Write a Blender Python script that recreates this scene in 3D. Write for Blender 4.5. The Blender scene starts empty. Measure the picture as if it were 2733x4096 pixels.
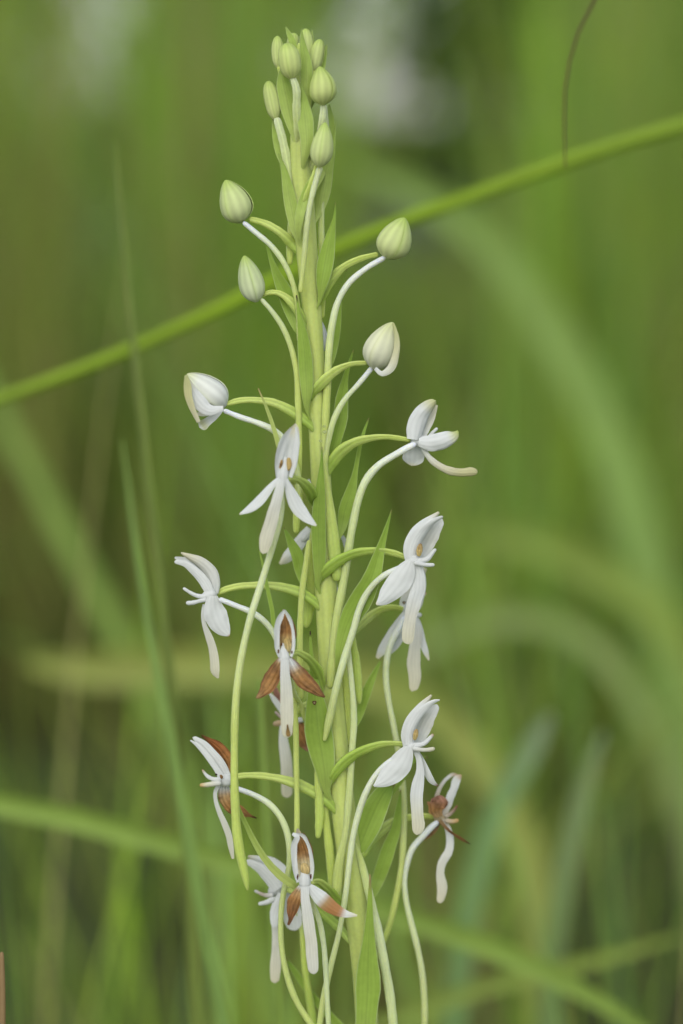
import bpy, math, random
import numpy as np
from mathutils import Vector

# ------------------------------------------------------------------ camera, sky, sun, exposure
R = math.radians
DIST = 0.521          # camera to the flower spike, metres
CAMH = 0.45           # camera height
UNIT = 0.125 / 2733   # metres per photo pixel at the spike
sc = bpy.context.scene
col = sc.collection
cam_d = bpy.data.cameras.new('camera')
cam = bpy.data.objects.new('camera', cam_d); col.objects.link(cam)
PITCH = R(7.5)        # the camera looks a little down over the meadow
cam.location = (0, -DIST*math.cos(PITCH), CAMH+DIST*math.sin(PITCH)); cam.rotation_euler = (R(90)-PITCH, 0, 0)
cam_d.sensor_fit = 'HORIZONTAL'; cam_d.sensor_width = 24.0
cam_d.lens = 24.0 * DIST / 0.125
cam_d.clip_start = 0.01; cam_d.clip_end = 3000
cam_d.dof.use_dof = True
cam_d.dof.focus_distance = DIST - 0.004
cam_d.dof.aperture_fstop = 7.6
sc.camera = cam

world = bpy.data.worlds.new('World'); sc.world = world; world.use_nodes = True
nt = world.node_tree; nt.nodes.clear()
SUN_EL, SUN_AZ = R(40), R(192)     # azimuth clockwise from +Y: high, a little behind the camera
sky = nt.nodes.new('ShaderNodeTexSky'); sky.sky_type = 'NISHITA'; sky.sun_disc = False
sky.sun_elevation = SUN_EL; sky.sun_rotation = SUN_AZ
sky.air_density = 1.0; sky.dust_density = 1.5; sky.ozone_density = 1.0
hs = nt.nodes.new('ShaderNodeHueSaturation'); hs.inputs['Saturation'].default_value = 0.5
bg = nt.nodes.new('ShaderNodeBackground'); bg.inputs['Strength'].default_value = 0.15
wo = nt.nodes.new('ShaderNodeOutputWorld')
nt.links.new(sky.outputs[0], hs.inputs['Color']); nt.links.new(hs.outputs[0], bg.inputs['Color'])
nt.links.new(bg.outputs[0], wo.inputs['Surface'])
sun_d = bpy.data.lights.new('sun', 'SUN'); sun_d.energy = 1.0; sun_d.angle = R(60); sun_d.color = (1.0, 0.97, 0.92)
sun = bpy.data.objects.new('sun', sun_d); col.objects.link(sun)
sd = Vector((math.sin(SUN_AZ)*math.cos(SUN_EL), math.cos(SUN_AZ)*math.cos(SUN_EL), math.sin(SUN_EL)))
sun.rotation_euler = sd.to_track_quat('Z', 'Y').to_euler(); sun.location = sd*5
vs = sc.view_settings
vs.view_transform = 'Standard'; vs.look = 'None'; vs.gamma = 1.0; vs.exposure = 0.26; vs.use_curve_mapping = False
sc.render.engine = 'CYCLES'
sc.cycles.use_denoising = True
sc.cycles.max_bounces = 5; sc.cycles.diffuse_bounces = 2; sc.cycles.transmission_bounces = 4; sc.cycles.transparent_max_bounces = 8
sc.cycles.sample_clamp_indirect = 4.0

rng = np.random.default_rng(11)

# ------------------------------------------------------------------ materials
def new_mat(name):
    m = bpy.data.materials.new(name); m.use_nodes = True
    m.node_tree.nodes.clear()
    return m, m.node_tree.nodes, m.node_tree.links

def tissue(name, rough=0.45, transl=0.3, vein=0.06, nveins=7.0, mott=0.10, mscale=900.0, bump=0.15, edge=0.0, rib=0.0, sss=0.0, spec=0.35, wear=0.0):
    """plant tissue: colour from the 'Col' attribute, lengthwise veins from UV, fine mottling and relief"""
    m, N, L = new_mat(name)
    at = N.new('ShaderNodeAttribute'); at.attribute_name = 'Col'
    uv = N.new('ShaderNodeUVMap'); uv.uv_map = 'UVMap'
    sep = N.new('ShaderNodeSeparateXYZ'); L.new(uv.outputs[0], sep.inputs[0])
    geo = N.new('ShaderNodeNewGeometry')
    no = N.new('ShaderNodeTexNoise'); no.inputs['Scale'].default_value = mscale; no.inputs['Detail'].default_value = 3
    L.new(geo.outputs['Position'], no.inputs['Vector'])
    no2 = N.new('ShaderNodeTexNoise'); no2.inputs['Scale'].default_value = mscale*0.16; no2.inputs['Detail'].default_value = 2
    L.new(geo.outputs['Position'], no2.inputs['Vector'])
    def mth(op, a, b=None, c=None):
        n = N.new('ShaderNodeMath'); n.operation = op
        for i, v in enumerate((a, b, c)):
            if v is None: continue
            if isinstance(v, (int, float)): n.inputs[i].default_value = v
            else: L.new(v, n.inputs[i])
        return n.outputs[0]
    # veins: cosine across the blade, wobbling a little
    wob = mth('MULTIPLY_ADD', no2.outputs['Fac'], 0.10, sep.outputs['X'])
    wave = mth('COSINE', mth('MULTIPLY', wob, nveins*2*math.pi))
    vv = mth('MULTIPLY', wave, vein)
    mo = mth('MULTIPLY', mth('SUBTRACT', no.outputs['Fac'], 0.5), mott*2)
    mo2 = mth('MULTIPLY', mth('SUBTRACT', no2.outputs['Fac'], 0.5), mott*2.5)
    val = mth('ADD', mth('ADD', 1.0, vv), mth('ADD', mo, mo2))
    if rib:
        d = mth('ABSOLUTE', mth('SUBTRACT', sep.outputs['X'], 0.5))
        k = mth('SUBTRACT', 1.0, mth('SMOOTH_MIN', mth('MULTIPLY', d, 22.0), 1.0, 0.3))
        val = mth('SUBTRACT', val, mth('MULTIPLY', k, rib))
    vm = N.new('ShaderNodeVectorMath'); vm.operation = 'SCALE'
    L.new(at.outputs['Color'], vm.inputs[0]); L.new(val, vm.inputs['Scale'])
    colout = vm.outputs[0]
    if edge:
        d = mth('ABSOLUTE', mth('SUBTRACT', sep.outputs['X'], 0.5))
        k = mth('MULTIPLY', mth('GREATER_THAN', d, 0.462), edge)
        mx = N.new('ShaderNodeMix'); mx.data_type = 'RGBA'
        L.new(k, mx.inputs['Factor']); L.new(colout, mx.inputs['A']); mx.inputs['B'].default_value = (0.55, 0.62, 0.36, 1)
        colout = mx.outputs['Result']
    if wear:
        n3 = N.new('ShaderNodeTexNoise'); n3.inputs['Scale'].default_value = 520; n3.inputs['Detail'].default_value = 4; L.new(geo.outputs['Position'], n3.inputs['Vector'])
        k3 = N.new('ShaderNodeMapRange'); k3.inputs['From Min'].default_value = .48; k3.inputs['From Max'].default_value = .68; k3.inputs['To Max'].default_value = wear; L.new(n3.outputs['Fac'], k3.inputs['Value'])
        sp = N.new('ShaderNodeSeparateColor'); L.new(at.outputs['Color'], sp.inputs[0])
        kk = mth('MULTIPLY', k3.outputs[0], mth('LESS_THAN', sp.outputs[2], 0.2))
        mx = N.new('ShaderNodeMix'); mx.data_type = 'RGBA'; L.new(kk, mx.inputs['Factor']); L.new(colout, mx.inputs['A']); mx.inputs['B'].default_value = (.17, .085, .03, 1)
        colout = mx.outputs['Result']
    bm = N.new('ShaderNodeBump'); bm.inputs['Strength'].default_value = bump; bm.inputs['Distance'].default_value = 0.0002
    hh = mth('ADD', no.outputs['Fac'], mth('MULTIPLY', wave, 0.35)); L.new(hh, bm.inputs['Height'])
    p = N.new('ShaderNodeBsdfPrincipled')
    L.new(colout, p.inputs['Base Color']); L.new(bm.outputs[0], p.inputs['Normal'])
    p.inputs['Roughness'].default_value = rough; p.inputs['Specular IOR Level'].default_value = spec
    if sss:
        p.inputs['Subsurface Weight'].default_value = sss
        p.inputs['Subsurface Radius'].default_value = (1.0, 0.9, 0.5); p.inputs['Subsurface Scale'].default_value = 0.0022
    out = N.new('ShaderNodeOutputMaterial')
    if transl:
        t = N.new('ShaderNodeBsdfTranslucent'); L.new(colout, t.inputs['Color']); L.new(bm.outputs[0], t.inputs['Normal'])
        ms = N.new('ShaderNodeMixShader'); ms.inputs[0].default_value = transl
        L.new(p.outputs[0], ms.inputs[1]); L.new(t.outputs[0], ms.inputs[2]); L.new(ms.outputs[0], out.inputs['Surface'])
    else:
        L.new(p.outputs[0], out.inputs['Surface'])
    return m

M_PETAL = tissue('petal_tissue', rough=0.55, transl=0.34, vein=0.03, nveins=4, mott=0.045, bump=0.2, spec=0.3)
M_WILT = tissue('wilted_tissue', rough=0.6, transl=0.25, vein=0.12, nveins=4, mott=0.34, mscale=1400, bump=0.9, wear=.8)
M_BUD = tissue('bud_tissue', rough=0.55, transl=0.14, spec=.25, vein=0.08, nveins=4, mott=0.06, bump=0.12)
M_BRACT = tissue('bract_tissue', rough=0.5, transl=0.25, vein=0.03, nveins=6, mott=0.12, bump=0.10, edge=0.4, rib=0.14, spec=.25)
M_OVARY = tissue('ovary_tissue', rough=0.5, transl=0.0, vein=0.13, nveins=3, mott=0.12, mscale=1500, bump=0.2, sss=0.5, spec=.25)
M_STALK = tissue('stalk_tissue', rough=0.55, transl=0.0, vein=0.03, nveins=5, mott=0.10, mscale=1500, bump=0.2, sss=0.8, spec=.25)
M_GRASS = tissue('grass_tissue', rough=0.55, transl=0.35, vein=0.08, nveins=6, mott=0.12, mscale=300, bump=0.15)
def far_tissue(name, transl, scale):
    m, N, L = new_mat(name)
    at = N.new('ShaderNodeAttribute'); at.attribute_name = 'Col'
    geo = N.new('ShaderNodeNewGeometry'); no = N.new('ShaderNodeTexNoise'); no.inputs['Scale'].default_value = scale; no.inputs['Detail'].default_value = 0
    L.new(geo.outputs['Position'], no.inputs['Vector'])
    mr = N.new('ShaderNodeMapRange'); mr.inputs['To Min'].default_value = .75; mr.inputs['To Max'].default_value = 1.25; L.new(no.outputs['Fac'], mr.inputs['Value'])
    vm = N.new('ShaderNodeVectorMath'); vm.operation = 'SCALE'; L.new(at.outputs['Color'], vm.inputs[0]); L.new(mr.outputs[0], vm.inputs['Scale'])
    d_ = N.new('ShaderNodeBsdfDiffuse'); t = N.new('ShaderNodeBsdfTranslucent'); L.new(vm.outputs[0], d_.inputs['Color']); L.new(vm.outputs[0], t.inputs['Color'])
    ms = N.new('ShaderNodeMixShader'); ms.inputs[0].default_value = transl; L.new(d_.outputs[0], ms.inputs[1]); L.new(t.outputs[0], ms.inputs[2])
    o = N.new('ShaderNodeOutputMaterial'); L.new(ms.outputs[0], o.inputs['Surface'])
    return m
M_FIELD = far_tissue('field_grass_tissue', .38, 40.0)
M_BARK = tissue('bark', rough=0.9, transl=0.0, vein=0.1, nveins=9, mott=0.35, mscale=40, bump=0.6)
M_LEAF = far_tissue('tree_leaf', .3, 6.0)

def water_mat():
    m, N, L = new_mat('water_drop')
    p = N.new('ShaderNodeBsdfPrincipled'); p.inputs['Transmission Weight'].default_value = 1.0
    p.inputs['IOR'].default_value = 1.33; p.inputs['Roughness'].default_value = 0.02
    no = N.new('ShaderNodeTexNoise'); no.inputs['Scale'].default_value = 300
    mr = N.new('ShaderNodeMapRange'); mr.inputs['To Min'].default_value = 0.01; mr.inputs['To Max'].default_value = 0.05
    L.new(no.outputs['Fac'], mr.inputs['Value']); L.new(mr.outputs[0], p.inputs['Roughness'])
    o = N.new('ShaderNodeOutputMaterial'); L.new(p.outputs[0], o.inputs['Surface'])
    return m
M_WATER = water_mat()

def ground_mat():
    m, N, L = new_mat('soil_and_litter')
    geo = N.new('ShaderNodeNewGeometry')
    n1 = N.new('ShaderNodeTexNoise'); n1.inputs['Scale'].default_value = 3.0; n1.inputs['Detail'].default_value = 6
    n2 = N.new('ShaderNodeTexNoise'); n2.inputs['Scale'].default_value = 60.0; n2.inputs['Detail'].default_value = 4
    L.new(geo.outputs['Position'], n1.inputs['Vector']); L.new(geo.outputs['Position'], n2.inputs['Vector'])
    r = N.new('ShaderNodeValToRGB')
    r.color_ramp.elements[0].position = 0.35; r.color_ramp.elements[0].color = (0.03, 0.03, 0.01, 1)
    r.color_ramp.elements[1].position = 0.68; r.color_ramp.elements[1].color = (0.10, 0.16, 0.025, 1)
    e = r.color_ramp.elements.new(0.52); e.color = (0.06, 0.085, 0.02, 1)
    ad = N.new('ShaderNodeMath'); ad.operation = 'MULTIPLY_ADD'; ad.inputs[1].default_value = 0.4
    L.new(n2.outputs['Fac'], ad.inputs[0]); 
    sc_ = N.new('ShaderNodeMath'); sc_.operation = 'MULTIPLY'; sc_.inputs[1].default_value = 0.6; L.new(n1.outputs['Fac'], sc_.inputs[0])
    L.new(sc_.outputs[0], ad.inputs[2]); L.new(ad.outputs[0], r.inputs['Fac'])
    b = N.new('ShaderNodeBump'); b.inputs['Strength'].default_value = 0.6; b.inputs['Distance'].default_value = 0.02; L.new(n2.outputs['Fac'], b.inputs['Height'])
    p = N.new('ShaderNodeBsdfPrincipled'); p.inputs['Roughness'].default_value = 0.95
    L.new(r.outputs[0], p.inputs['Base Color']); L.new(b.outputs[0], p.inputs['Normal'])
    o = N.new('ShaderNodeOutputMaterial'); L.new(p.outputs[0], o.inputs['Surface'])
    return m
M_GROUND = ground_mat()

# ------------------------------------------------------------------ mesh helpers
WLOC = {}     # world origin of every object made here

def tag(o, label=None, cat=None, group=None, kind=None):
    if label: o['label'] = label
    if cat: o['category'] = cat
    if group: o['group'] = group
    if kind: o['kind'] = kind
    return o

def empty(name, loc):
    o = bpy.data.objects.new(name, None); col.objects.link(o)
    o.location = loc; o.empty_display_size = 0.02; WLOC[o.name] = np.array(loc, float)
    return o

def link_mesh(name, V, F, mat, parent=None, C=None, UV=None, origin=None, sharp=False):
    V = np.asarray(V, float)
    c = V.mean(0) if origin is None else np.array(origin, float)
    me = bpy.data.meshes.new(name)
    me.from_pydata((V - c).tolist(), [], F)
    me.polygons.foreach_set('use_smooth', np.ones(len(me.polygons), bool))
    vi = np.empty(len(me.loops), int); me.loops.foreach_get('vertex_index', vi)
    uvl = me.uv_layers.new(name='UVMap')
    if UV is not None:
        uvl.data.foreach_set('uv', np.asarray(UV, float)[vi].ravel())
    a = me.color_attributes.new('Col', 'FLOAT_COLOR', 'POINT')
    if C is None: C = np.tile((0.5, 0.5, 0.5), (len(V), 1))
    a.data.foreach_set('color', np.c_[np.asarray(C, float), np.ones(len(V))].ravel())
    me.materials.append(mat); me.update()
    if sharp: me.set_sharp_from_angle(angle=R(55))
    o = bpy.data.objects.new(name, me); col.objects.link(o)
    WLOC[o.name] = c
    if parent is not None:
        o.parent = parent; o.location = c - WLOC[parent.name]
    else:
        o.location = c
    return o

def resample(P, v):
    """smooth curve through the control points (all columns), sampled at v in 0..1 of chord length"""
    P = np.asarray(P, float)
    t = np.r_[0, np.cumsum(np.linalg.norm(np.diff(P[:, :3], axis=0), axis=1))]; t /= t[-1]
    if len(P) == 2:
        return P[0] + (P[1]-P[0])*v[:, None]
    m = np.gradient(P, t, axis=0)
    i = np.clip(np.searchsorted(t, v, 'right')-1, 0, len(t)-2)
    h = (t[i+1]-t[i])[:, None]; s = ((v-t[i])[:, None])/h
    return ((2*s**3-3*s**2+1)*P[i] + (s**3-2*s**2+s)*h*m[i] + (-2*s**3+3*s**2)*P[i+1] + (s**3-s**2)*h*m[i+1])

# photo crops (origin and pixel size) the shapes were measured in
K = {'N': (0, 0, 1), 'D': (0, 0, 1.743), 'A': (800, 80, .574), 'B': (800, 850, .574), 'C': (650, 1450, .4464),
     'E': (1150, 1450, .5102), 'F': (650, 2150, .4464), 'G': (1150, 1950, .5102), 'H': (700, 2850, .4464),
     'I': (1200, 2700, .4783), 'J': (900, 3300, .574), 'Q': (1000, 2600, .2979), 'S': (1300, 2350, .3827)}

LEAN = 0.55
def to_world(crop, pts, d=0.0):
    """rows (x, y, half width[, extra depth mm]) -> world x, y, z, half width in metres; d = mm behind the spike's axis"""
    x0, y0, s = K[crop]
    out = []
    for p in pts:
        py = y0+p[1]*s
        dd = (d + (p[3] if len(p) > 3 else 0.0))*0.001
        if crop != 'D': dd -= (2300-py)*UNIT*math.tan(PITCH)*LEAN    # the spike itself stands nearly upright
        f = (DIST+dd)/DIST*UNIT
        yc = (2048-py)*f
        out.append(((x0+p[0]*s-1366.5)*f, yc*math.sin(PITCH)+dd*math.cos(PITCH), CAMH+yc*math.cos(PITCH)-dd*math.sin(PITCH), p[2]*s*f))
    return np.array(out)

def ramp(stops, v):
    stops = sorted(stops, key=lambda q: q[0])
    x = [q[0] for q in stops]
    return np.stack([np.interp(v, x, [q[1][k] for q in stops]) for k in range(3)], -1)

def grid_faces(nu, nv, off=0, flip=False):
    F = []
    for j in range(nv-1):
        for i in range(nu-1):
            a = off+j*nu+i
            q = (a, a+1, a+nu+1, a+nu)
            F.append(q[::-1] if flip else q)
    return F

def petal_world(name, parent, Wp, mat, colr, roll=0, cup=0.0, fold=0.0, thick=0.09, tip='point', base='open', nu=9, nv=26, wav=0.025, curl=0.0, edgecol=None, seed=0, rootcol=None, notch=0.0):
    if mat is M_WILT and wav == 0.025: wav = 0.09
    s = np.linspace(0, 1, nv); v = 0.5-0.5*np.cos(np.pi*s)*(0.75)-0.0
    v = (v-v[0])/(v[-1]-v[0])
    Q = resample(Wp, v); C = Q[:, :3]; hw = np.maximum(Q[:, 3], 0)
    L = np.r_[0, np.cumsum(np.linalg.norm(np.diff(C, axis=0), axis=1))]; tot = L[-1]
    if tip == 'round':
        h = min(max(hw[-1], 1e-6), tot*0.3); x = np.clip((L-(tot-h))/h, 0, 1); hw = hw*np.sqrt(np.maximum(1-x**2, 0.0))
    if base == 'round':
        h = min(max(hw[0], 1e-6), tot*0.3); x = np.clip((h-L)/h, 0, 1); hw = hw*np.sqrt(np.maximum(1-x**2, 0.0))
    hw = np.maximum(hw, 2e-5)
    T = np.gradient(C, axis=0); T /= np.linalg.norm(T, axis=1)[:, None]
    view = np.array((0, 1.0, 0))
    S = np.cross(T, view); S /= np.maximum(np.linalg.norm(S, axis=1), 1e-6)[:, None]
    N0 = np.cross(S, T); N0 *= np.where(N0[:, 1:2] > 0, -1, 1)
    if np.ndim(roll) == 0: rl = np.full(nv, float(roll))
    else: rl = np.interp(v, np.linspace(0, 1, len(roll)), roll)
    tw = np.random.default_rng(int(abs(Wp[-1, 0]*1e6+Wp[-1, 2]*3e6)) % 99991).uniform(0, 6.28, 2)
    rl = rl+(9 if mat in (M_PETAL, M_WILT) else 4)*np.sin(v*4.5+tw[0])*v
    S2 = S + N0*np.tan(np.radians(rl))[:, None]
    N2 = np.cross(S2, T); N2 /= np.linalg.norm(N2, axis=1)[:, None]; N2 *= np.where((N2*N0).sum(1, keepdims=True) < 0, -1, 1)
    u = np.linspace(-1, 1, nu)
    r = np.random.default_rng(seed+len(name)+int(abs(Wp[0, 0])*1e6) % 9973)
    ph = r.uniform(0, 6.28, 4)
    el = 1+wav*(0.6*np.sin(v*17+ph[0])+0.4*np.sin(v*31+ph[1])); er = 1+wav*(0.6*np.sin(v*19+ph[2])+0.4*np.sin(v*29+ph[3]))
    sides = []; 
    for sgn in (1, -1):
        r2 = np.random.default_rng(int(abs(Wp[-1, 2]*1e7)) % 99991)
        P = np.empty((nv, nu, 3))
        for i, uu in enumerate(u):
            e = (el if uu < 0 else er)
            off = cup*uu*uu + fold*abs(uu)
            ripple = wav*1.2*np.sin(v*23+uu*2+ph[1])*abs(uu)+.05*np.sin(v*9+uu*3.1+tw[1])*np.sin(v*np.pi)
            th = sgn*0.5*thick*0.001*(1-0.85*abs(uu)**3)*np.minimum(1, hw/ (0.0006)+0.15)
            P[:, i] = C + S2*(hw*uu*e)[:, None] + N2*((off+ripple)*hw+th)[:, None]
        if tip == 'round':
            P[-3:] += T[-3:, None]*(r2.normal(0, .08, (1, nu, 1))*.001*np.array((.3, .7, 1.0))[:, None, None])*np.minimum(hw.max()/.0012, 1)
        if notch:
            P[-1, nu//2] -= T[-1]*notch*0.001
        sides.append(P.reshape(-1, 3))
    V = np.concatenate(sides); n = nu*nv
    F = grid_faces(nu, nv) + grid_faces(nu, nv, n, True)
    for j in range(nv-1):
        a = j*nu; b = a+nu
        F.append((a, b, b+n, a+n)); a2 = a+nu-1; b2 = b+nu-1; F.append((b2, a2, a2+n, b2+n))
    for i in range(nu-1):
        F.append((i+1, i, i+n, i+1+n)); k = (nv-1)*nu+i; F.append((k, k+1, k+1+n, k+n))
    cc = ramp(colr, v) if isinstance(colr, list) else np.tile(colr, (nv, 1))
    CC = np.repeat(cc[:, None], nu, 1)
    if edgecol is not None:
        w = (np.abs(u)**2)[None, :, None]; CC = CC*(1-w)+np.array(edgecol)*w
    CC = CC.reshape(-1, 3); CC = np.concatenate([CC, CC])
    uvv = np.stack(np.meshgrid((u+1)/2, v), -1).reshape(-1, 2); UVs = np.concatenate([uvv, uvv])
    return link_mesh(name, V, F, mat, parent, CC, UVs, sharp=True)

def petal(name, parent, crop, pts, colr, d=0.0, mat=None, **kw):
    return petal_world(name, parent, to_world(crop, pts, d), mat or M_PETAL, colr, **kw)

def tube_geo(Wp, colr, nth=12, nv=30, ribs=0, amp=0.0, flat=1.0, caps=True):
    s = np.linspace(0, 1, nv); v = 0.5-0.5*np.cos(np.pi*s)*0.8; v = (v-v[0])/(v[-1]-v[0])
    Q = resample(Wp, v); C = Q[:, :3]; hw = np.maximum(Q[:, 3], 1e-5)
    L = np.r_[0, np.cumsum(np.linalg.norm(np.diff(C, axis=0), axis=1))]; tot = L[-1]
    tp = np.random.default_rng(int(abs(Wp[0, 0]*1e6+Wp[0, 2]*3e6)) % 99991).uniform(0, 6.28, 3)
    hw = hw*(1+.035*np.sin(v*23+tp[0])+.03*np.sin(v*41+tp[1])+.02*np.sin(v*71+tp[2]))
    if caps:
        for end in (0, 1):
            h = min(hw[-1 if end else 0]*1.2, tot*0.3); x = np.clip((L-(tot-h))/h if end else (h-L)/h, 0, 1)
            hw = hw*np.sqrt(np.maximum(1-x**2, 0.0004))
    T = np.gradient(C, axis=0); T /= np.linalg.norm(T, axis=1)[:, None]
    ref = np.array((0, 1.0, 0))
    S = np.cross(T, ref); nn = np.linalg.norm(S, axis=1)
    for i in range(nv):
        if nn[i] < 0.15: S[i] = np.cross(T[i], (1.0, 0, 0.2))
    S /= np.linalg.norm(S, axis=1)[:, None]
    B = np.cross(S, T)
    th = np.linspace(0, 2*np.pi, nth, endpoint=False)
    rr = 1+amp*np.cos(ribs*th+0.6) if ribs else np.ones(nth)
    V = (C[:, None] + S[:, None]*(hw[:, None]*np.cos(th)*rr)[..., None] + B[:, None]*(hw[:, None]*np.sin(th)*rr*flat)[..., None]).reshape(-1, 3)
    F = []
    for j in range(nv-1):
        for i in range(nth):
            k = (i+1) % nth
            F.append((j*nth+i, j*nth+k, (j+1)*nth+k, (j+1)*nth+i))
    F.append(tuple(range(nth))[::-1]); F.append(tuple((nv-1)*nth+i for i in range(nth)))
    cc = ramp(colr, v) if isinstance(colr, list) else np.tile(colr, (nv, 1))
    CC = np.repeat(cc, nth, 0)
    UVs = np.stack(np.meshgrid(np.abs(np.linspace(-1, 1, nth)), v), -1).reshape(-1, 2)
    return V, F, CC, UVs

def tube_world(name, parent, Wp, mat, colr, **kw):
    V, F, CC, UVs = tube_geo(Wp, colr, **kw)
    return link_mesh(name, V, F, mat, parent, CC, UVs)

def tube(name, parent, crop, pts, colr, d=0.0, mat=None, **kw):
    return tube_world(name, parent, to_world(crop, pts, d), mat or M_STALK, colr, **kw)

# pigments (linear base colour)
WH = (.82, .84, .81); CR = (.76, .73, .54); YW = (.68, .66, .34)
STEM = (.50, .58, .17); STEM2 = (.46, .55, .14); PG = (.62, .70, .40); YG = (.48, .58, .14); OV = (.46, .55, .15); OVD = (.31, .44, .07)
GR = (.32, .47, .07); GR2 = (.45, .57, .14); DG = (.24, .39, .05); BUDG = (.42, .56, .12); BUDP = (.68, .75, .32)
GL = [(0, (.52, .62, .18)), (.4, (.47, .60, .15)), (.85, (.40, .55, .11)), (1, (.3, .4, .1))]
BR = (.40, .20, .06); BRD = (.24, .10, .035); DB = (.05, .028, .015); OR = (.72, .47, .16); TN = (.52, .35, .16); PINK = (.5, .25, .19)

# ------------------------------------------------------------------ ground
gv, gf = [], []
n = 60; ext = np.sign(np.linspace(-1, 1, n))*np.abs(np.linspace(-1, 1, n))**3*600
for yy in ext:
    for xx in ext:
        rr = math.hypot(xx, yy)
        gv.append((xx, yy+3, -0.03*(1-math.exp(-rr/1.5))+0.02*math.sin(xx*1.7)*math.sin(yy*1.3)*min(1, rr/2)*(1 if rr < 40 else 0)))
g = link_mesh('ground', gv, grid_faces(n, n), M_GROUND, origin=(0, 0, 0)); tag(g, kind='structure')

# ------------------------------------------------------------------ the orchid
def root_y(d_mm):                       # photo y (native pixels) at which the ground lies, at that depth
    dd = d_mm*0.001; f = (DIST+dd)/DIST*UNIT
    return 2048+(CAMH-dd*math.sin(PITCH))/math.cos(PITCH)/f

STEM_PTS = [(1197, 170, 7), (1196, 240, 13), (1196, 310, 19), (1197, 450, 32), (1200, 597, 40), (1212, 800, 43), (1226, 1000, 42), (1238, 1137, 40),
            (1258, 1400, 37), (1266, 1603, 37), (1285, 1950, 38), (1303, 2358, 42), (1316, 2613, 43), (1343, 2939, 45), (1366, 3178, 49),
            (1400, 3450, 52), (1424, 3640, 50), (1445, 3800, 47), (1468, 4096, 44), (1520, 5200, 46), (1560, 8000, 48), (1570, root_y(0)+120, 55)]
base = to_world('N', [(1570, root_y(0), 1)])[0, :3]
orchid = empty('orchid', (base[0], base[1], 0.0))
tag(orchid, 'tall orchid spike with pale green buds above and white, browning spurred flowers below', 'orchid')
tube('stem', orchid, 'N', STEM_PTS, [(0, GR2), (0.012, STEM), (0.3, STEM), (0.6, STEM2), (1, GR2)], nth=20, nv=110, ribs=5, amp=0.05)
# basal leaves below the picture's lower edge, so the plant stands on its own
for i, (dx, top, dd) in enumerate([(-900, 6800, -20), (800, 7200, 25), (-500, 7600, 40)]):
    ry = root_y(0)
    petal('leaf', orchid, 'N', [(1568, ry-500-200*i, 40), (1568+dx*.3, (ry+top)/2, 200), (1568+dx*.8, top, 190), (1568+dx*1.4, top+500, 8, dd)], [(0, GR2), (.5, GR), (1, DG)], mat=M_BRACT, fold=0.35, thick=0.4)

def bract(crop, pts, d, fold=0.3, roll=0, c=None, **kw):
    """tip first in the tables; built base to tip"""
    c = c or [(0, GR2), (.35, GR), (.8, GR), (.96, DG), (1, (.2, .16, .05))]
    kw.setdefault('wav', 0.03)
    pts = [tuple(p)+(0.0,)*(4-len(p)) for p in pts]; x0, y0, s = K[crop]
    lx, ly, lw, ld = pts[-1]; ye = y0+ly*s+55; xe = np.interp(ye, [p[1] for p in STEM_PTS], [p[0] for p in STEM_PTS])
    pts[-1] = (lx, ly, lw*.8, ld+(-1.2-d)*.5)
    pts.append((.35*lx+.65*(xe-x0)/s, (ye-y0)/s, lw*.2, (-.8 if d < 0 else .4)-d))
    return petal('bract', orchid, crop, pts[::-1], c, d=d, mat=M_BRACT, fold=fold, roll=roll, thick=0.22, **kw)

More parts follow.
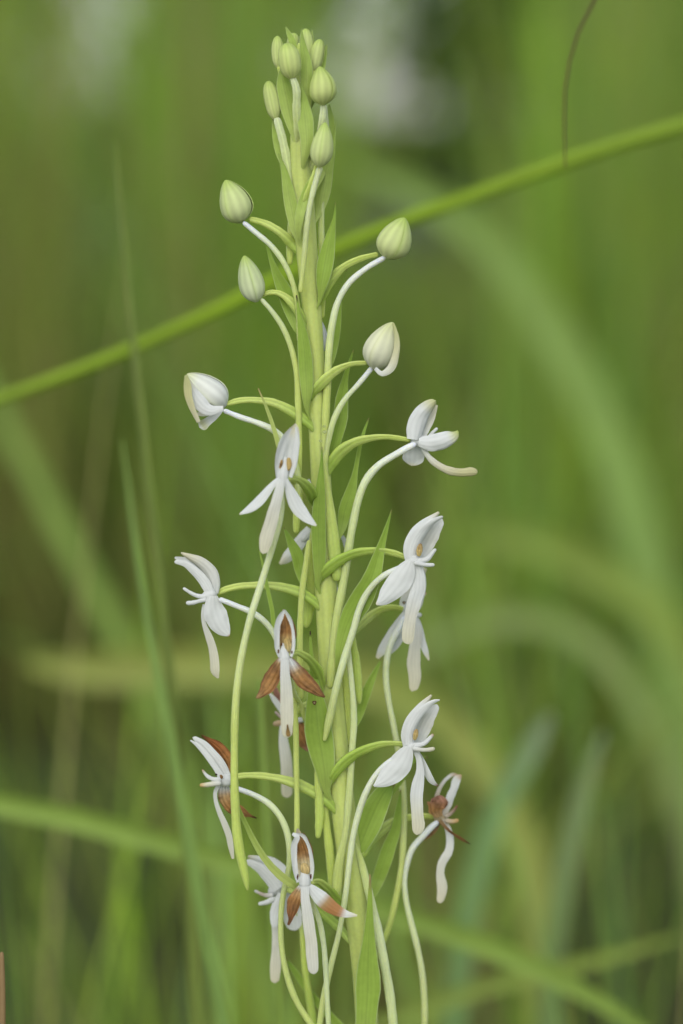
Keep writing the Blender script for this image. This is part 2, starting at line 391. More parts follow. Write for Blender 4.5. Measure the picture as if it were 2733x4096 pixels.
def bud(crop, tipxy, basexy, hw, d, spin=0, tilt=0.0, cg=BUDG, cp=BUDP, green=0.5, blunt=False):
    """egg of three overlapping sepals round a core; tip and base in crop pixels, tilt = tip depth minus base depth, mm"""
    Wp = to_world(crop, [(basexy[0], basexy[1], hw), (tipxy[0], tipxy[1], hw, tilt)], d)
    A, T = Wp[0, :3], Wp[1, :3]; ax = T-A; Ln = np.linalg.norm(ax); ax /= Ln; r0 = Wp[0, 3]
    S = np.cross(ax, (0, 1.0, 0)); S /= np.linalg.norm(S); B = np.cross(S, ax)   # B roughly along depth
    if B[1] > 0: B = -B
    def prof(t):
        return np.interp(t, [0, .04, .10, .2, .32, .45, .6, .75, .86, .94, .98, 1], [.10, .42, .66, .90, 1, .985, .88, .68, .48, .29, .16, .02] if not blunt else [.3, .5, .68, .88, .97, 1, .99, .90, .74, .52, .33, .06])
    nv = 22; t = (np.linspace(0, 1, nv)); t = 0.5-0.5*np.cos(np.pi*t)*0.9; t = (t-t[0])/(t[-1]-t[0])
    ts = np.linspace(-.06, 1.06, 300); p = prof(np.clip(ts, 0, 1)); k = np.hanning(29); k /= k.sum()
    pr = np.interp(t, ts, np.convolve(p, k, 'same')); pr[0] = min(pr[0], .3); pr[-1] = .015
    br = np.random.default_rng(int(abs(A[0]*1e6+A[2]*3e6)) % 99991); bend = (S*br.normal(0, .10)+B*br.normal(0, .10))*r0
    def shell(a0, a1, na, scale, lift):
        an = np.linspace(a0, a1, na); u = np.linspace(-1, 1, na)
        r = r0*scale*pr[:, None]*(1+lift*u[None]+0.006*np.cos(u*np.pi*3.5)[None])
        r = np.maximum(r, 1e-6)
        return (A + (bend*np.sin(t*np.pi)[:, None])[:, None] + ax*(t*Ln)[:, None, None] + S*(r*np.sin(an)[None])[..., None] + B*(r*np.cos(an)[None])[..., None]), u
    # core
    nth = 14
    P, _ = shell(0, 2*np.pi*(1-1/nth), nth, .9, 0)
    F = [(j*nth+i, j*nth+(i+1) % nth, (j+1)*nth+(i+1) % nth, (j+1)*nth+i) for j in range(nv-1) for i in range(nth)]
    F += [tuple(range(nth))[::-1], tuple((nv-1)*nth+i for i in range(nth))]
    cc = np.repeat(ramp([(0, cp), (1, cg)], t), nth, 0)
    core = link_mesh('flower_bud', P.reshape(-1, 3), F, M_BUD, orchid, cc, np.stack(np.meshgrid(np.linspace(0, 1, nth), t), -1).reshape(-1, 2))
    for q in range(3):
        c0 = np.radians(spin+q*120); na = 15
        Po, u = shell(c0-np.radians(67), c0+np.radians(67), na, 1.0, .065)
        Pi = Po - (Po-(A+bend*np.sin(t*np.pi)[:, None]+ax*(t*Ln)[:, None])[:, None])*0.05
        V = np.concatenate([Po.reshape(-1, 3), Pi.reshape(-1, 3)]); m = na*nv
        F = grid_faces(na, nv)+grid_faces(na, nv, m, True)
        for j in range(nv-1):
            a = j*na; b = a+na
            F += [(a, b, b+m, a+m), (b+na-1, a+na-1, a+na-1+m, b+na-1+m)]
        g1 = tuple(np.array(cg)*1.0)
        cc = ramp([(0, cp), (.25, tuple(np.array(cp)*(1-green*.45)+np.array(cg)*green*.45)), (.75, tuple(np.array(cp)*(1-green)+np.array(cg)*green)), (1, g1)], t)
        CC = np.repeat(cc[:, None], na, 1); w = (np.abs(u)**6)[None, :, None]*0.45; CC = CC*(1-w)+np.array(cg)*w
        CC = CC.reshape(-1, 3)
        uvv = np.stack(np.meshgrid((u+1)/2, t), -1).reshape(-1, 2)
        link_mesh('sepal', V, F, M_BUD, core, np.concatenate([CC, CC]), np.concatenate([uvv, uvv]), sharp=True)
    return core

def ovary(par, crop, pts, d=0.0, c=None):
    x0, y0, s = K[crop]; pts = [tuple(p)+(0.0,)*(4-len(p)) for p in pts]
    ye = y0+pts[-1][1]*s+45; xe = np.interp(ye, [p[1] for p in STEM_PTS], [p[0] for p in STEM_PTS])
    pts = [(p[0], p[1], p[2]*.94, p[3]) for p in pts]; b_ = pts[-1]
    pts[-1] = b_[:2]+(b_[2]*.85, (b_[3]*.4+(-.7-d)*.6))
    pts.append(((xe-x0)/s, (ye-y0)/s, b_[2]*.55, -d))
    return tube('ovary', par, crop, pts, c or [(0, YG), (.4, OV), (.8, OVD), (1, OV)], d=d, mat=M_OVARY, ribs=3, amp=0.17, nth=24, nv=36)

def spur(par, crop, pts, d=0.0, c=None, **kw):
    kw.setdefault('nv', 46); pts = [(p[0], p[1], p[2]*.88)+tuple(p[3:]) for p in pts]
    return tube('spur', par, crop, pts, c or [(0, WH), (.25, PG), (1, STEM)], d=d, **kw)

def conv(frm, to, pts):
    x0, y0, s = K[frm]; x1, y1, s1 = K[to]
    return [((x0+p[0]*s-x1)/s1, (y0+p[1]*s-y1)/s1, p[2]*s/s1) + tuple(p[3:]) for p in pts]

# ---- top cluster of buds
b = bud('A', (655, 88), (640, 235), 44, 5, spin=30, blunt=True); ovary(b, 'A', [(640, 230, 16), (650, 330, 18), (670, 470, 20, -3)], 5)
b = bud('A', (540, 110), (548, 330), 43, 2.5, spin=62, blunt=True); ovary(b, 'A', [(548, 320, 18), (580, 430, 20), (640, 600, 22), (680, 760, 22)], 2.0)
b = bud('A', (735, 58), (752, 275), 50, 2.5, spin=-35, blunt=True); ovary(b, 'A', [(752, 265, 20), (742, 380, 22), (715, 520, 22)], 1.8)
b = bud('A', (838, 133), (793, 358), 50, 2, spin=-25, blunt=True); ovary(b, 'A', [(795, 350, 18), (775, 450, 20), (730, 650, 20)], 1.5)
b = bud('A', (602, 160), (642, 405), 78, -4, spin=-52, blunt=True, cp=(.68, .75, .30)); ovary(b, 'A', [(643, 395, 20), (668, 470, 26), (672, 620, 30, 1), (690, 860, 30, 3)], -4, c=[(0, PG), (1, STEM)])
b = bud('A', (835, 322), (858, 592), 94, -3, spin=8, cp=(.68, .75, .30)); ovary(b, 'A', [(860, 585, 22), (852, 680, 24), (825, 830, 24, 1.5), (760, 1050, 24, 3)], -2.5, c=[(0, PG), (1, STEM)])
spur(b, 'A', [(868, 590, 18), (880, 700, 20), (872, 1000, 20), (850, 1300, 22), (848, 1560, 24), (858, 1750, 24), (850, 1980, 26), (850, 2078, 22)], 1.8, c=[(0, PG), (1, YG)], flat=.6)
b = bud('A', (474, 424), (530, 690), 56, 0, spin=60, blunt=True, cg=(.42, .55, .12)); ovary(b, 'A', [(532, 675, 26), (578, 850, 30), (618, 1050, 30), (660, 1250, 28)], -.3, c=[(0, PG), (1, STEM)])
spur(b, 'A', [(512, 680, 14), (540, 800, 18), (600, 1000, 20), (640, 1200, 24), (640, 1400, 28), (634, 1500, 32), (628, 1600, 31), (626, 1708, 18)], .8, c=[(0, PG), (1, YG)], flat=.6)
b = bud('A', (874, 712), (832, 1025), 80, -5.5, spin=62, cp=(.68, .75, .35)); ovary(b, 'A', [(815, 1010, 16), (790, 1120, 30), (735, 1290, 40, 2), (700, 1420, 36, 4)], -4, c=[(0, YG), (1, GR2)])
spur(b, 'A', [(840, 1015, 26), (800, 1150, 23), (765, 1300, 22), (742, 1480, 22), (730, 1620, 22), (715, 1760, 20), (700, 1900, 18)], -4.6, c=[(0, PG), (.5, (.5, .56, .28)), (1, STEM)])
# buds on arching ovaries
b = bud('A', (180, 1114), (285, 1412), 114, -1, spin=-30, tilt=-1.5, cp=(.74, .80, .44)); ovary(b, 'B', [(340, 45, 20), (440, 72, 24), (560, 140, 30), (640, 220, 36, 1), (715, 300, 30, 1.5)], -1)
spur(b, 'B', [(300, 66, 18), (400, 148, 21), (500, 235, 22), (570, 325, 22), (620, 420, 22), (655, 520, 21), (680, 640, 20), (690, 800, 20), (690, 900, 14)], -2.4, c=[(0, WH), (.3, PG), (.7, STEM), (1, STEM)])
b = bud('B', (1428, 36), (1300, 320), 118, -1, spin=35, tilt=-1, cp=(.74, .80, .40)); ovary(b, 'B', [(1245, 287, 18), (1110, 322, 22), (980, 392, 28), (910, 470, 36), (830, 620, 30)], -.5)
spur(b, 'B', [(1295, 308, 22), (1150, 395, 22), (1035, 495, 24), (960, 625, 26), (922, 780, 28), (900, 950, 29), (890, 1150, 30), (880, 1350, 32), (872, 1500, 34), (868, 1640, 32), (862, 1740, 20)], -1.4, c=[(0, WH), (.35, PG), (.65, STEM), (1, STEM)])
b = bud('B', (308, 300), (395, 622), 90, -1.5, spin=48, tilt=-1, cp=(.72, .78, .54)); ovary(b, 'B', [(415, 590, 14), (470, 562, 17), (540, 560, 20), (615, 606, 28), (675, 680, 32), (740, 790, 26)], -1)
spur(b, 'B', [(425, 600, 17), (505, 692, 20), (572, 790, 21), (622, 900, 22), (652, 1000, 23), (674, 1110, 24), (684, 1300, 25), (689, 1500, 26), (690, 1700, 26), (682, 1900, 24), (676, 2050, 24), (672, 2170, 28), (670, 2236, 20)], -1.9, c=[(0, PG), (.3, STEM), (1, YG)], flat=.7)
# white bud just opening on the right
b = bud('B', (1345, 765), (1205, 1088), 116, -1.5, spin=-38, tilt=-1, cg=(.62, .66, .30), cp=(.80, .80, .66), green=.55); ovary(b, 'B', [(1165, 1045, 16), (1050, 1055, 19), (950, 1098, 30), (860, 1172, 38), (785, 1275, 30)], -2.2, c=[(0, OV), (.5, OV), (.85, OVD), (1, GR)])
spur(b, 'B', [(1205, 1075, 20), (1105, 1195, 21), (1012, 1300, 21), (945, 1415, 24), (905, 1540, 26), (880, 1650, 26), (868, 1800, 28), (880, 1900, 34), (900, 2060, 44), (925, 2260, 50), (945, 2450, 50), (955, 2570, 32)], -1.8, c=[(0, WH), (.15, PG), (.5, STEM), (1, GR2)], flat=.7)
petal('lip', b, 'B', [(1347, 772, 8), (1372, 880, 18), (1362, 1000, 24), (1320, 1095, 27), (1268, 1122, 18), (1222, 1085, 12)], [(0, (.62, .64, .3)), (.5, (.74, .73, .48)), (1, WH)], d=-5.2, roll=15, cup=-.25)
# white bud opening on the left
b = bud('C', (218, 104), (566, 392), 146, -1, spin=70, tilt=-1, cg=(.62, .66, .34), cp=WH, green=.25); ovary(b, 'C', [(560, 378, 22), (700, 342, 28), (850, 340, 30), (1000, 365, 38), (1130, 425, 46), (1260, 510, 46), (1360, 600, 40)], -1.0)
spur(b, 'C', [(545, 428, 26), (700, 490, 28), (850, 540, 31), (1000, 610, 34), (1090, 695, 34), (1150, 800, 34), (1200, 950, 32), (1225, 1100, 30), (1240, 1300, 28)], -3, c=[(0, WH), (.5, PG), (1, STEM)])
petal('petal', b, 'C', [(228, 135, 8), (262, 235, 40), (322, 345, 66), (420, 425, 50), (545, 405, 18)], [(0, CR), (.3, WH), (1, WH)], d=-6.6, cup=-.2, roll=-12)
petal('lip', b, 'C', [(212, 112, 14), (222, 200, 34), (235, 310, 34), (275, 430, 26), (325, 535, 18)], [(0, (.58, .6, .28)), (.4, YW), (1, CR)], d=-7.4, roll=20, cup=-.16, fold=.10)
petal('petal', b, 'C', [(535, 410, 22), (470, 480, 30), (400, 530, 38), (345, 570, 40), (330, 580, 20)], [(0, WH), (.6, WH), (.85, (.6, .62, .36)), (1, WH)], d=-4, cup=.3, tip='round')
petal('petal', b, 'C', [(480, 435, 20), (380, 455, 26), (290, 465, 10)], [(0, WH), (1, CR)], d=-3, cup=.2)
# back bud showing white beside the stem
b = bud('B', (840, 748), (850, 975), 42, 5, spin=0, cg=WH, cp=WH, green=.1); ovary(b, 'B', [(850, 965, 20), (820, 1010, 22), (780, 1100, 22, -3)], 4)

# ---- bracts of the upper spike (tip first)
bract('A', [(598, 45, 3), (618, 90, 16), (645, 150, 26), (665, 300, 30), (680, 420, 20)], 3.5, c=GL)
bract('A', [(708, 56, 3), (716, 160, 20), (742, 300, 40), (742, 440, 42), (735, 600, 40), (700, 760, 18)], -1.2, c=GL, fold=-.2)
bract('A', [(786, 66, 3), (775, 120, 14), (760, 240, 24), (745, 400, 20)], 4.5, c=GL)
bract('A', [(886, 165, 3), (870, 240, 16), (850, 310, 28), (820, 430, 34), (770, 600, 20)], 3, c=GL)
bract('A', [(575, 300, 6), (580, 420, 44), (612, 580, 58), (640, 720, 40), (668, 850, 18)], -1.5, c=GL, fold=-.25)
bract('A', [(704, 440, 4), (718, 560, 36), (735, 700, 56), (745, 850, 44), (720, 1010, 20)], -3.2, c=GL, fold=-.25)
bract('A', [(508, 690, 5), (522, 780, 20), (545, 880, 30), (590, 990, 34), (640, 1120, 20)], .6, c=GL)
bract('A', [(548, 930, 5), (590, 1060, 24), (622, 1220, 44), (650, 1370, 44), (690, 1520, 30), (710, 1580, 16)], -1.9, c=GL, fold=-.25)
bract('A', [(902, 588, 5), (912, 700, 26), (905, 840, 30), (880, 980, 26), (820, 1150, 16)], 2.2, c=GL)
bract('A', [(952, 690, 3), (938, 790, 9), (925, 900, 20), (880, 1050, 50), (852, 1230, 50), (825, 1340, 30), (800, 1410, 12)], 1.4, c=GL, fold=-.3)
bract('A', [(812, 1030, 4), (770, 1130, 22), (715, 1280, 34), (690, 1400, 30), (690, 1520, 14)], -3.2, c=GL)
bract('B', [(945, -70, 3), (938, 20, 10), (905, 180, 36), (875, 330, 58), (850, 480, 44), (832, 620, 14)], -2.6, fold=-.35, roll=-15)
bract('B', [(450, 155, 4), (485, 290, 13), (535, 430, 30), (600, 570, 54), (640, 700, 46), (672, 830, 12)], .3, fold=.35)
bract('B', [(673, 575, 4), (690, 700, 14), (722, 900, 42), (738, 1080, 52), (745, 1250, 40), (752, 1400, 14)], -3.0, fold=-.3, c=[(0, GR2), (.5, GR), (.95, GR), (.975, DB), (1, DB)])
bract('B', [(1025, 390, 3), (995, 500, 8), (970, 640, 18), (955, 780, 30), (935, 930, 28), (905, 1080, 12)], 3)
bract('B', [(820, 960, 4), (838, 1000, 18), (845, 1080, 26), (830, 1180, 14)], 2.5)
bract('B', [(1071, 955, 3), (1040, 1050, 12), (1010, 1160, 22), (985, 1290, 44), (975, 1420, 52), (945, 1560, 46), (900, 1720, 30), (868, 1840, 12)], 1.2, fold=.3, roll=20)
bract('C', [(859, 232, 4), (935, 410, 14), (1005, 610, 20), (1048, 760, 24), (1110, 900, 26), (1180, 1060, 18)], -5, fold=.2, c=[(0, GR2), (.5, OV), (.9, OV), (1, TN)])
bract('E', [(638, 435, 4), (595, 560, 13), (560, 700, 16), (530, 870, 22), (500, 1010, 44), (455, 1150, 54), (425, 1300, 34), (395, 1400, 10)], 2.5, fold=.3)
bract('E', [(272, 660, 3), (268, 800, 14), (258, 1000, 40), (245, 1250, 56), (248, 1420, 58), (250, 1600, 46), (240, 1760, 20)], -3.6, fold=-.3)
bract('F', [(1090, -90, 4), (1140, 20, 32), (1205, 150, 54), (1238, 300, 50), (1262, 430, 20)], 1.5, fold=.3)
bract('F', [(870, 120, 4), (905, 270, 12), (940, 450, 18), (985, 660, 20), (1010, 860, 20), (1080, 1000, 24), (1180, 1120, 20)], -3.5, fold=.25, c=[(0, GR2), (.4, GR), (1, GR)])
bract('G', [(819, 172, 3), (785, 290, 14), (745, 420, 28), (710, 540, 46), (655, 720, 72), (585, 860, 92), (500, 1000, 84), (445, 1140, 60), (410, 1300, 40), (390, 1420, 16)], -3.0, fold=.22, roll=8)
bract('G', [(738, 1345, 4), (700, 1420, 18), (645, 1540, 34), (605, 1650, 38), (560, 1800, 28), (520, 1900, 10)], 4, fold=.3)
bract('F', [(1325, 838, 5), (1328, 950, 13), (1345, 1150, 24), (1360, 1330, 52), (1380, 1550, 100), (1395, 1720, 128), (1425, 1900, 118), (1455, 2080, 90), (1480, 2300, 34)], -3.6, fold=-.22, c=[(0, GR2), (.4, GR), (.965, GR), (.98, DB), (1, DB)], wav=.02)
bract('I', [(792, 912, 10), (735, 950, 58), (660, 1060, 92), (605, 1180, 108), (545, 1330, 92), (500, 1450, 62), (462, 1580, 40), (440, 1720, 14)], -.2, fold=.12, wav=.03)
bract('I', [(842, 960, 4), (825, 1120, 26), (800, 1290, 44), (750, 1430, 56), (700, 1580, 60), (640, 1750, 50), (600, 1880, 16)], 6, fold=.25)
bract('H', [(500, 652, 10), (540, 770, 13), (590, 900, 17), (650, 1030, 21), (720, 1170, 27), (800, 1300, 32), (900, 1420, 36), (1010, 1510, 40), (1100, 1570, 30), (1180, 1640, 14)], -9, fold=.3, c=[(0, GR2), (.5, OV), (.97, GR), (.985, DB), (1, DB)])
bract('J', [(1011, 345, 4), (1012, 470, 14), (1008, 650, 26), (1002, 850, 52), (998, 1000, 76), (998, 1120, 90), (990, 1260, 78), (982, 1390, 74), (980, 1560, 60), (985, 1700, 20)], -4.2, fold=-.2, wav=.03, c=[(0, GR2), (.4, GR), (.9, GR), (.97, (.3, .25, .1)), (1, TN)])
bract('J', [(425, 925, 6), (480, 1010, 20), (560, 1130, 26), (640, 1230, 28), (720, 1320, 30), (810, 1410, 30), (920, 1500, 16)], 9, fold=.2)
bract('I', [(1070, 690, 6), (1030, 692, 14), (970, 710, 15), (920, 760, 14), (870, 860, 16), (760, 1000, 18), (640, 1180, 20), (520, 1300, 18)], 2.4, fold=.2)
# bract with a notch of brown: small leaf spot
def spot(crop, x, y, r, d):
    Wp = to_world(crop, [(x, y, r)], d)[0]
    m = 16; V = []; CC = []
    for k, (rr, dz, c) in enumerate([(1.0, 0, DB), (.85, -.00012, DB), (.55, -.00012, DB), (.45, 0, (.45, .38, .2)), (.02, .00003, (.5, .42, .22))]):
        for i in range(m):
            a = 2*math.pi*i/m; q = rr*(1+.12*math.sin(3*a+k))
            V.append((Wp[0]+Wp[3]*q*math.cos(a), Wp[1]+dz, Wp[2]+Wp[3]*q*math.sin(a))); CC.append(c)
    F = [(k*m+i, k*m+(i+1) % m, (k+1)*m+(i+1) % m, (k+1)*m+i) for k in range(4) for i in range(m)]
    link_mesh('leaf_spot', V, F, M_WILT, orchid, CC, np.zeros((len(V), 2)))
spot('F', 1362, 1480, 19, -4.3)

# ---- flowers
def flower(crop, pts, d, c=WH):
    """the column: the pale body that carries the petals"""
    return tube('flower', orchid, crop, pts, c, d=d, mat=M_PETAL, nv=14, nth=14, flat=.8)
def arm(fl, crop, pts, d, c=WH):
    return tube('stigma_arm', fl, crop, pts, c, d=d, mat=M_PETAL, nv=16, nth=10)
def pollen(fl, crop, pts, d, c=OR):
    return tube('anther', fl, crop, pts, c, d=d, mat=M_WILT, nv=12, nth=10, flat=.6)

# front flower, upper (hood open to the viewer)
d = -13
f = flower('C', [(1080, 1090, 30), (1085, 1020, 46), (1090, 960, 36), (1100, 900, 17), (1102, 845, 10)], d)
petal('dorsal_sepal', f, 'C', [(1085, 1040, 66), (1095, 970, 88), (1118, 850, 102), (1140, 740, 96), (1165, 650, 70), (1190, 575, 30), (1193, 548, 8)], [(0, WH), (.7, WH), (.9, CR), (1, CR)], d=d+1.8, cup=.55, nu=13)
petal('petal', f, 'C', [(1035, 1030, 14), (1030, 950, 20), (1052, 820, 26), (1090, 690, 24), (1150, 590, 10)], WH, d=d-.4, cup=.3, roll=35)
petal('petal', f, 'C', [(1150, 1030, 14), (1178, 940, 20), (1200, 800, 24), (1212, 680, 20), (1198, 575, 8)], WH, d=d-.2, cup=.3, roll=-35)
petal('lateral_sepal', f, 'C', [(1045, 1035, 16), (1000, 1080, 24), (920, 1175, 38), (850, 1255, 42), (770, 1315, 30), (690, 1360, 6)], [(0, WH), (.95, WH), (1, CR)], d=d-.5, cup=-.14, fold=-.08, wav=.025, roll=25)
petal('lateral_sepal', f, 'C', [(1105, 1045, 18), (1130, 1110, 34), (1175, 1220, 58), (1230, 1320, 60), (1310, 1405, 38), (1380, 1462, 8)], [(0, WH), (.95, WH), (1, CR)], d=d-.5, cup=-.14, fold=-.08, wav=.025, roll=-15)
petal('lip', f, 'C', [(1068, 1050, 34), (1050, 1130, 40), (1010, 1290, 50), (970, 1440, 58), (930, 1580, 60), (905, 1715, 36)], [(0, WH), (.5, (.76, .75, .63)), (1, (.76, .74, .56))], d=d-1.5, cup=-.16, fold=.10, tip='round', wav=.04)
pollen(f, 'C', [(1128, 970, 12), (1136, 910, 25), (1130, 850, 12)], d-.2, (.76, .56, .20)); pollen(f, 'C', [(1050, 950, 12), (1066, 900, 14), (1072, 870, 8)], d-.2)
ovary(f, 'C', [(1120, 1035, 22), (1190, 1040, 28, 2), (1260, 1080, 42, 5), (1320, 1150, 52, 8), (1360, 1260, 40, 11)], d, c=[(0, OV), (.5, OVD), (1, GR)])
spur(f, 'F', conv('C', 'F', [(1068, 1080, 24), (1075, 1250, 27), (1055, 1420, 29)]) + [(1005, 20, 34), (945, 220, 34), (880, 430, 34), (780, 750, 36), (712, 1050, 37), (665, 1380, 38), (648, 1700, 39), (645, 1900, 40), (645, 2200, 41), (652, 2400, 44), (668, 2650, 48), (700, 2850, 50), (735, 3000, 44), (758, 3130, 22), (764, 3165, 10)], d+1.2, c=[(0, PG), (.3, PG), (.6, STEM), (.9, YG), (1, GR2)], nv=70)

# right flower seen from its back (just opened)
d = 0
f = flower('E', [(965, 615, 26), (1010, 620, 50), (1060, 610, 44), (1100, 590, 20)], d)
petal('dorsal_sepal', f, 'E', [(1000, 605, 56), (1010, 540, 68), (1030, 460, 72), (1070, 390, 62), (1130, 330, 42), (1165, 300, 20)], [(0, WH), (.65, WH), (.9, (.7, .7, .42)), (1, (.6, .64, .3))], d=d-1.5, cup=-.5, roll=15, tip='round')
petal('petal', f, 'E', [(1040, 600, 30), (1075, 520, 40), (1120, 420, 40), (1165, 330, 16)], [(0, WH), (1, CR)], d=d+.8, cup=.3)
petal('lateral_sepal', f, 'E', [(1030, 625, 34), (1090, 630, 58), (1170, 625, 68), (1250, 598, 62), (1310, 570, 38), (1338, 535, 6)], [(0, WH), (.7, WH), (.9, (.66, .7, .38)), (1, (.5, .6, .15))], d=d-2.5, cup=-.4, roll=-10)
petal('lateral_sepal', f, 'E', [(1005, 640, 40), (990, 700, 78), (985, 760, 84), (978, 808, 60)], [(0, WH), (.85, (.74, .77, .72)), (1, CR)], d=d+1.6, cup=.2, tip='round')
tube('lip', f, 'E', [(1055, 640, 20), (1075, 690, 20), (1120, 755, 24), (1190, 810, 28), (1270, 848, 32), (1370, 862, 33), (1440, 856, 34), (1492, 858, 28)], [(0, WH), (.45, CR), (.75, (.66, .64, .36)), (1, (.64, .62, .34))], d=d-1.2, mat=M_PETAL, flat=.6, nv=34)
arm(f, 'E', [(1100, 600, 16), (1135, 555, 14), (1178, 512, 11)], d+.5)
ovary(f, 'E', [(965, 606, 18), (880, 592, 20), (780, 580, 22), (650, 590, 28), (520, 625, 40), (420, 690, 48), (340, 790, 48), (290, 890, 40)], d-.6)
spur(f, 'E', [(1010, 635, 26), (940, 670, 30), (850, 720, 31), (700, 820, 33), (612, 930, 34), (555, 1080, 35), (518, 1250, 36), (490, 1400, 36), (465, 1560, 37), (440, 1720, 38), (400, 1940, 40), (370, 2160, 42), (345, 2400, 44), (335, 2560, 30)], d-1.8, c=[(0, WH), (.25, PG), (.5, (.52, .6, .26)), (1, STEM)], nv=60)

# left flower in profile
d = -1
f = flower('F', [(492, 505, 26), (450, 510, 56), (400, 525, 52), (345, 530, 24)], d-1.6)
petal('dorsal_sepal', f, 'F', [(462, 505, 36), (455, 420, 56), (418, 320, 66), (345, 240, 54), (250, 185, 34), (165, 138, 8)], [(0, WH), (.6, (.76, .76, .68)), (.9, CR), (1, CR)], d=d-1.0, cup=-.5, roll=-15)
petal('petal', f, 'F', [(430, 510, 40), (375, 400, 46), (290, 305, 40), (200, 235, 28), (108, 215, 16)], WH, d=d-2.2, cup=-.2, tip='round')
petal('petal', f, 'F', [(400, 450, 34), (310, 300, 36), (220, 210, 28), (110, 180, 12)], WH, d=d+1.4, cup=.2, tip='round')
arm(f, 'F', [(400, 530, 30), (320, 525, 20), (260, 500, 17), (184, 452, 13)], d-1.8); arm(f, 'F', [(400, 555, 24), (330, 570, 18), (270, 585, 20), (210, 588, 20)], d-2.4)
petal('lateral_sepal', f, 'F', [(455, 525, 40), (455, 600, 78), (480, 700, 102), (525, 795, 84), (575, 855, 44), (600, 882, 8)], [(0, WH), (.96, WH), (1, TN)], d=d-2.8, cup=-.14, fold=-.08, wav=.025, roll=-8)
petal('lip', f, 'F', [(375, 600, 16), (362, 680, 16), (378, 790, 22), (420, 900, 34), (450, 1000, 38), (466, 1120, 42), (475, 1210, 38), (500, 1262, 8)], [(0, WH), (.5, (.76, .75, .63)), (1, (.75, .73, .54))], d=d-1.6, cup=-.16, fold=.10, roll=20)
ovary(f, 'F', [(485, 505, 22), (560, 470, 28), (680, 440, 30), (800, 430, 32), (950, 432, 36), (1100, 455, 44), (1240, 500, 46), (1340, 560, 44), (1420, 640, 40)], d)
spur(f, 'F', [(505, 550, 26), (570, 575, 27), (680, 620, 28), (800, 670, 30), (900, 740, 32), (985, 840, 32), (1040, 950, 32), (1090, 1080, 30), (1140, 1230, 30), (1172, 1400, 30), (1190, 1600, 29), (1198, 1800, 29), (1200, 2000, 29), (1205, 2300, 28), (1205, 2600, 28), (1200, 2760, 26)], d-2.6, c=[(0, WH), (.25, PG), (.5, STEM), (1, STEM)], nv=60)

# right flower, upper (hood with orange anther)
d = -3
f = flower('G', [(935, 555, 24), (970, 572, 50), (1010, 575, 46), (1050, 565, 24)], d-1.5)
petal('dorsal_sepal', f, 'G', [(968, 575, 40), (972, 480, 56), (1005, 400, 62), (1065, 315, 52), (1130, 255, 34), (1190, 195, 10)], [(0, WH), (.8, WH), (1, CR)], d=d-1.2, cup=-.5, roll=15)
petal('petal', f, 'G', [(1030, 560, 36), (1080, 460, 62), (1120, 380, 64), (1170, 300, 48), (1215, 250, 26)], [(0, WH), (.5, (.76, .76, .68)), (1, WH)], d=d+1.8, cup=.3, tip='round', wav=.05)
petal('petal', f, 'G', [(985, 560, 36), (1005, 450, 40), (1070, 340, 36), (1140, 270, 24), (1220, 228, 10)], WH, d=d-2.0, cup=-.3, tip='round', roll=20)
pollen(f, 'G', [(1030, 542, 14), (1036, 490, 24), (1046, 438, 14)], d-2.6, [(0, (.76, .6, .22)), (1, (.6, .42, .18))])
arm(f, 'G', [(1010, 575, 28), (1060, 572, 22), (1105, 555, 20), (1135, 515, 17), (1165, 480, 13)], d-2.2); arm(f, 'G', [(990, 585, 24), (1050, 600, 18), (1100, 607, 16), (1155, 607, 15)], d-2.8)
petal('lateral_sepal', f, 'G', [(965, 580, 34), (935, 640, 70), (880, 735, 92), (810, 815, 80), (745, 885, 46), (697, 918, 8)], [(0, WH), (.94, WH), (1, CR)], d=d-2.8, cup=-.14, fold=-.08, wav=.025, roll=10)
petal('lateral_sepal', f, 'G', [(1040, 610, 20), (1062, 700, 24), (1060, 800, 26), (1040, 900, 18), (1028, 960, 6)], WH, d=d+2.0, cup=.2)
petal('lip', f, 'G', [(1015, 600, 34), (1025, 680, 50), (1025, 780, 58), (995, 900, 56), (965, 1020, 46), (950, 1120, 50), (940, 1228, 40)], [(0, WH), (.4, WH), (.7, (.76, .75, .63)), (1, (.75, .73, .54))], d=d-2.2, cup=-.16, fold=.10, tip='round', wav=.05)
ovary(f, 'G', [(945, 552, 20), (870, 522, 24), (760, 497, 28), (650, 494, 32), (520, 515, 38), (400, 570, 46), (300, 650, 44), (235, 760, 30)], d+.4, c=[(0, OV), (.5, OVD), (.8, OVD), (1, GR)])
spur(f, 'G', [(960, 605, 24), (860, 640, 26), (730, 710, 28), (630, 820, 29), (565, 950, 30), (525, 1090, 31), (450, 1330, 32), (380, 1580, 33), (340, 1760, 34), (310, 1900, 30), (290, 1990, 16)], d-1.2, c=[(0, WH), (.2, (.55, .6, .4)), (.6, PG), (1, STEM)], nv=54)

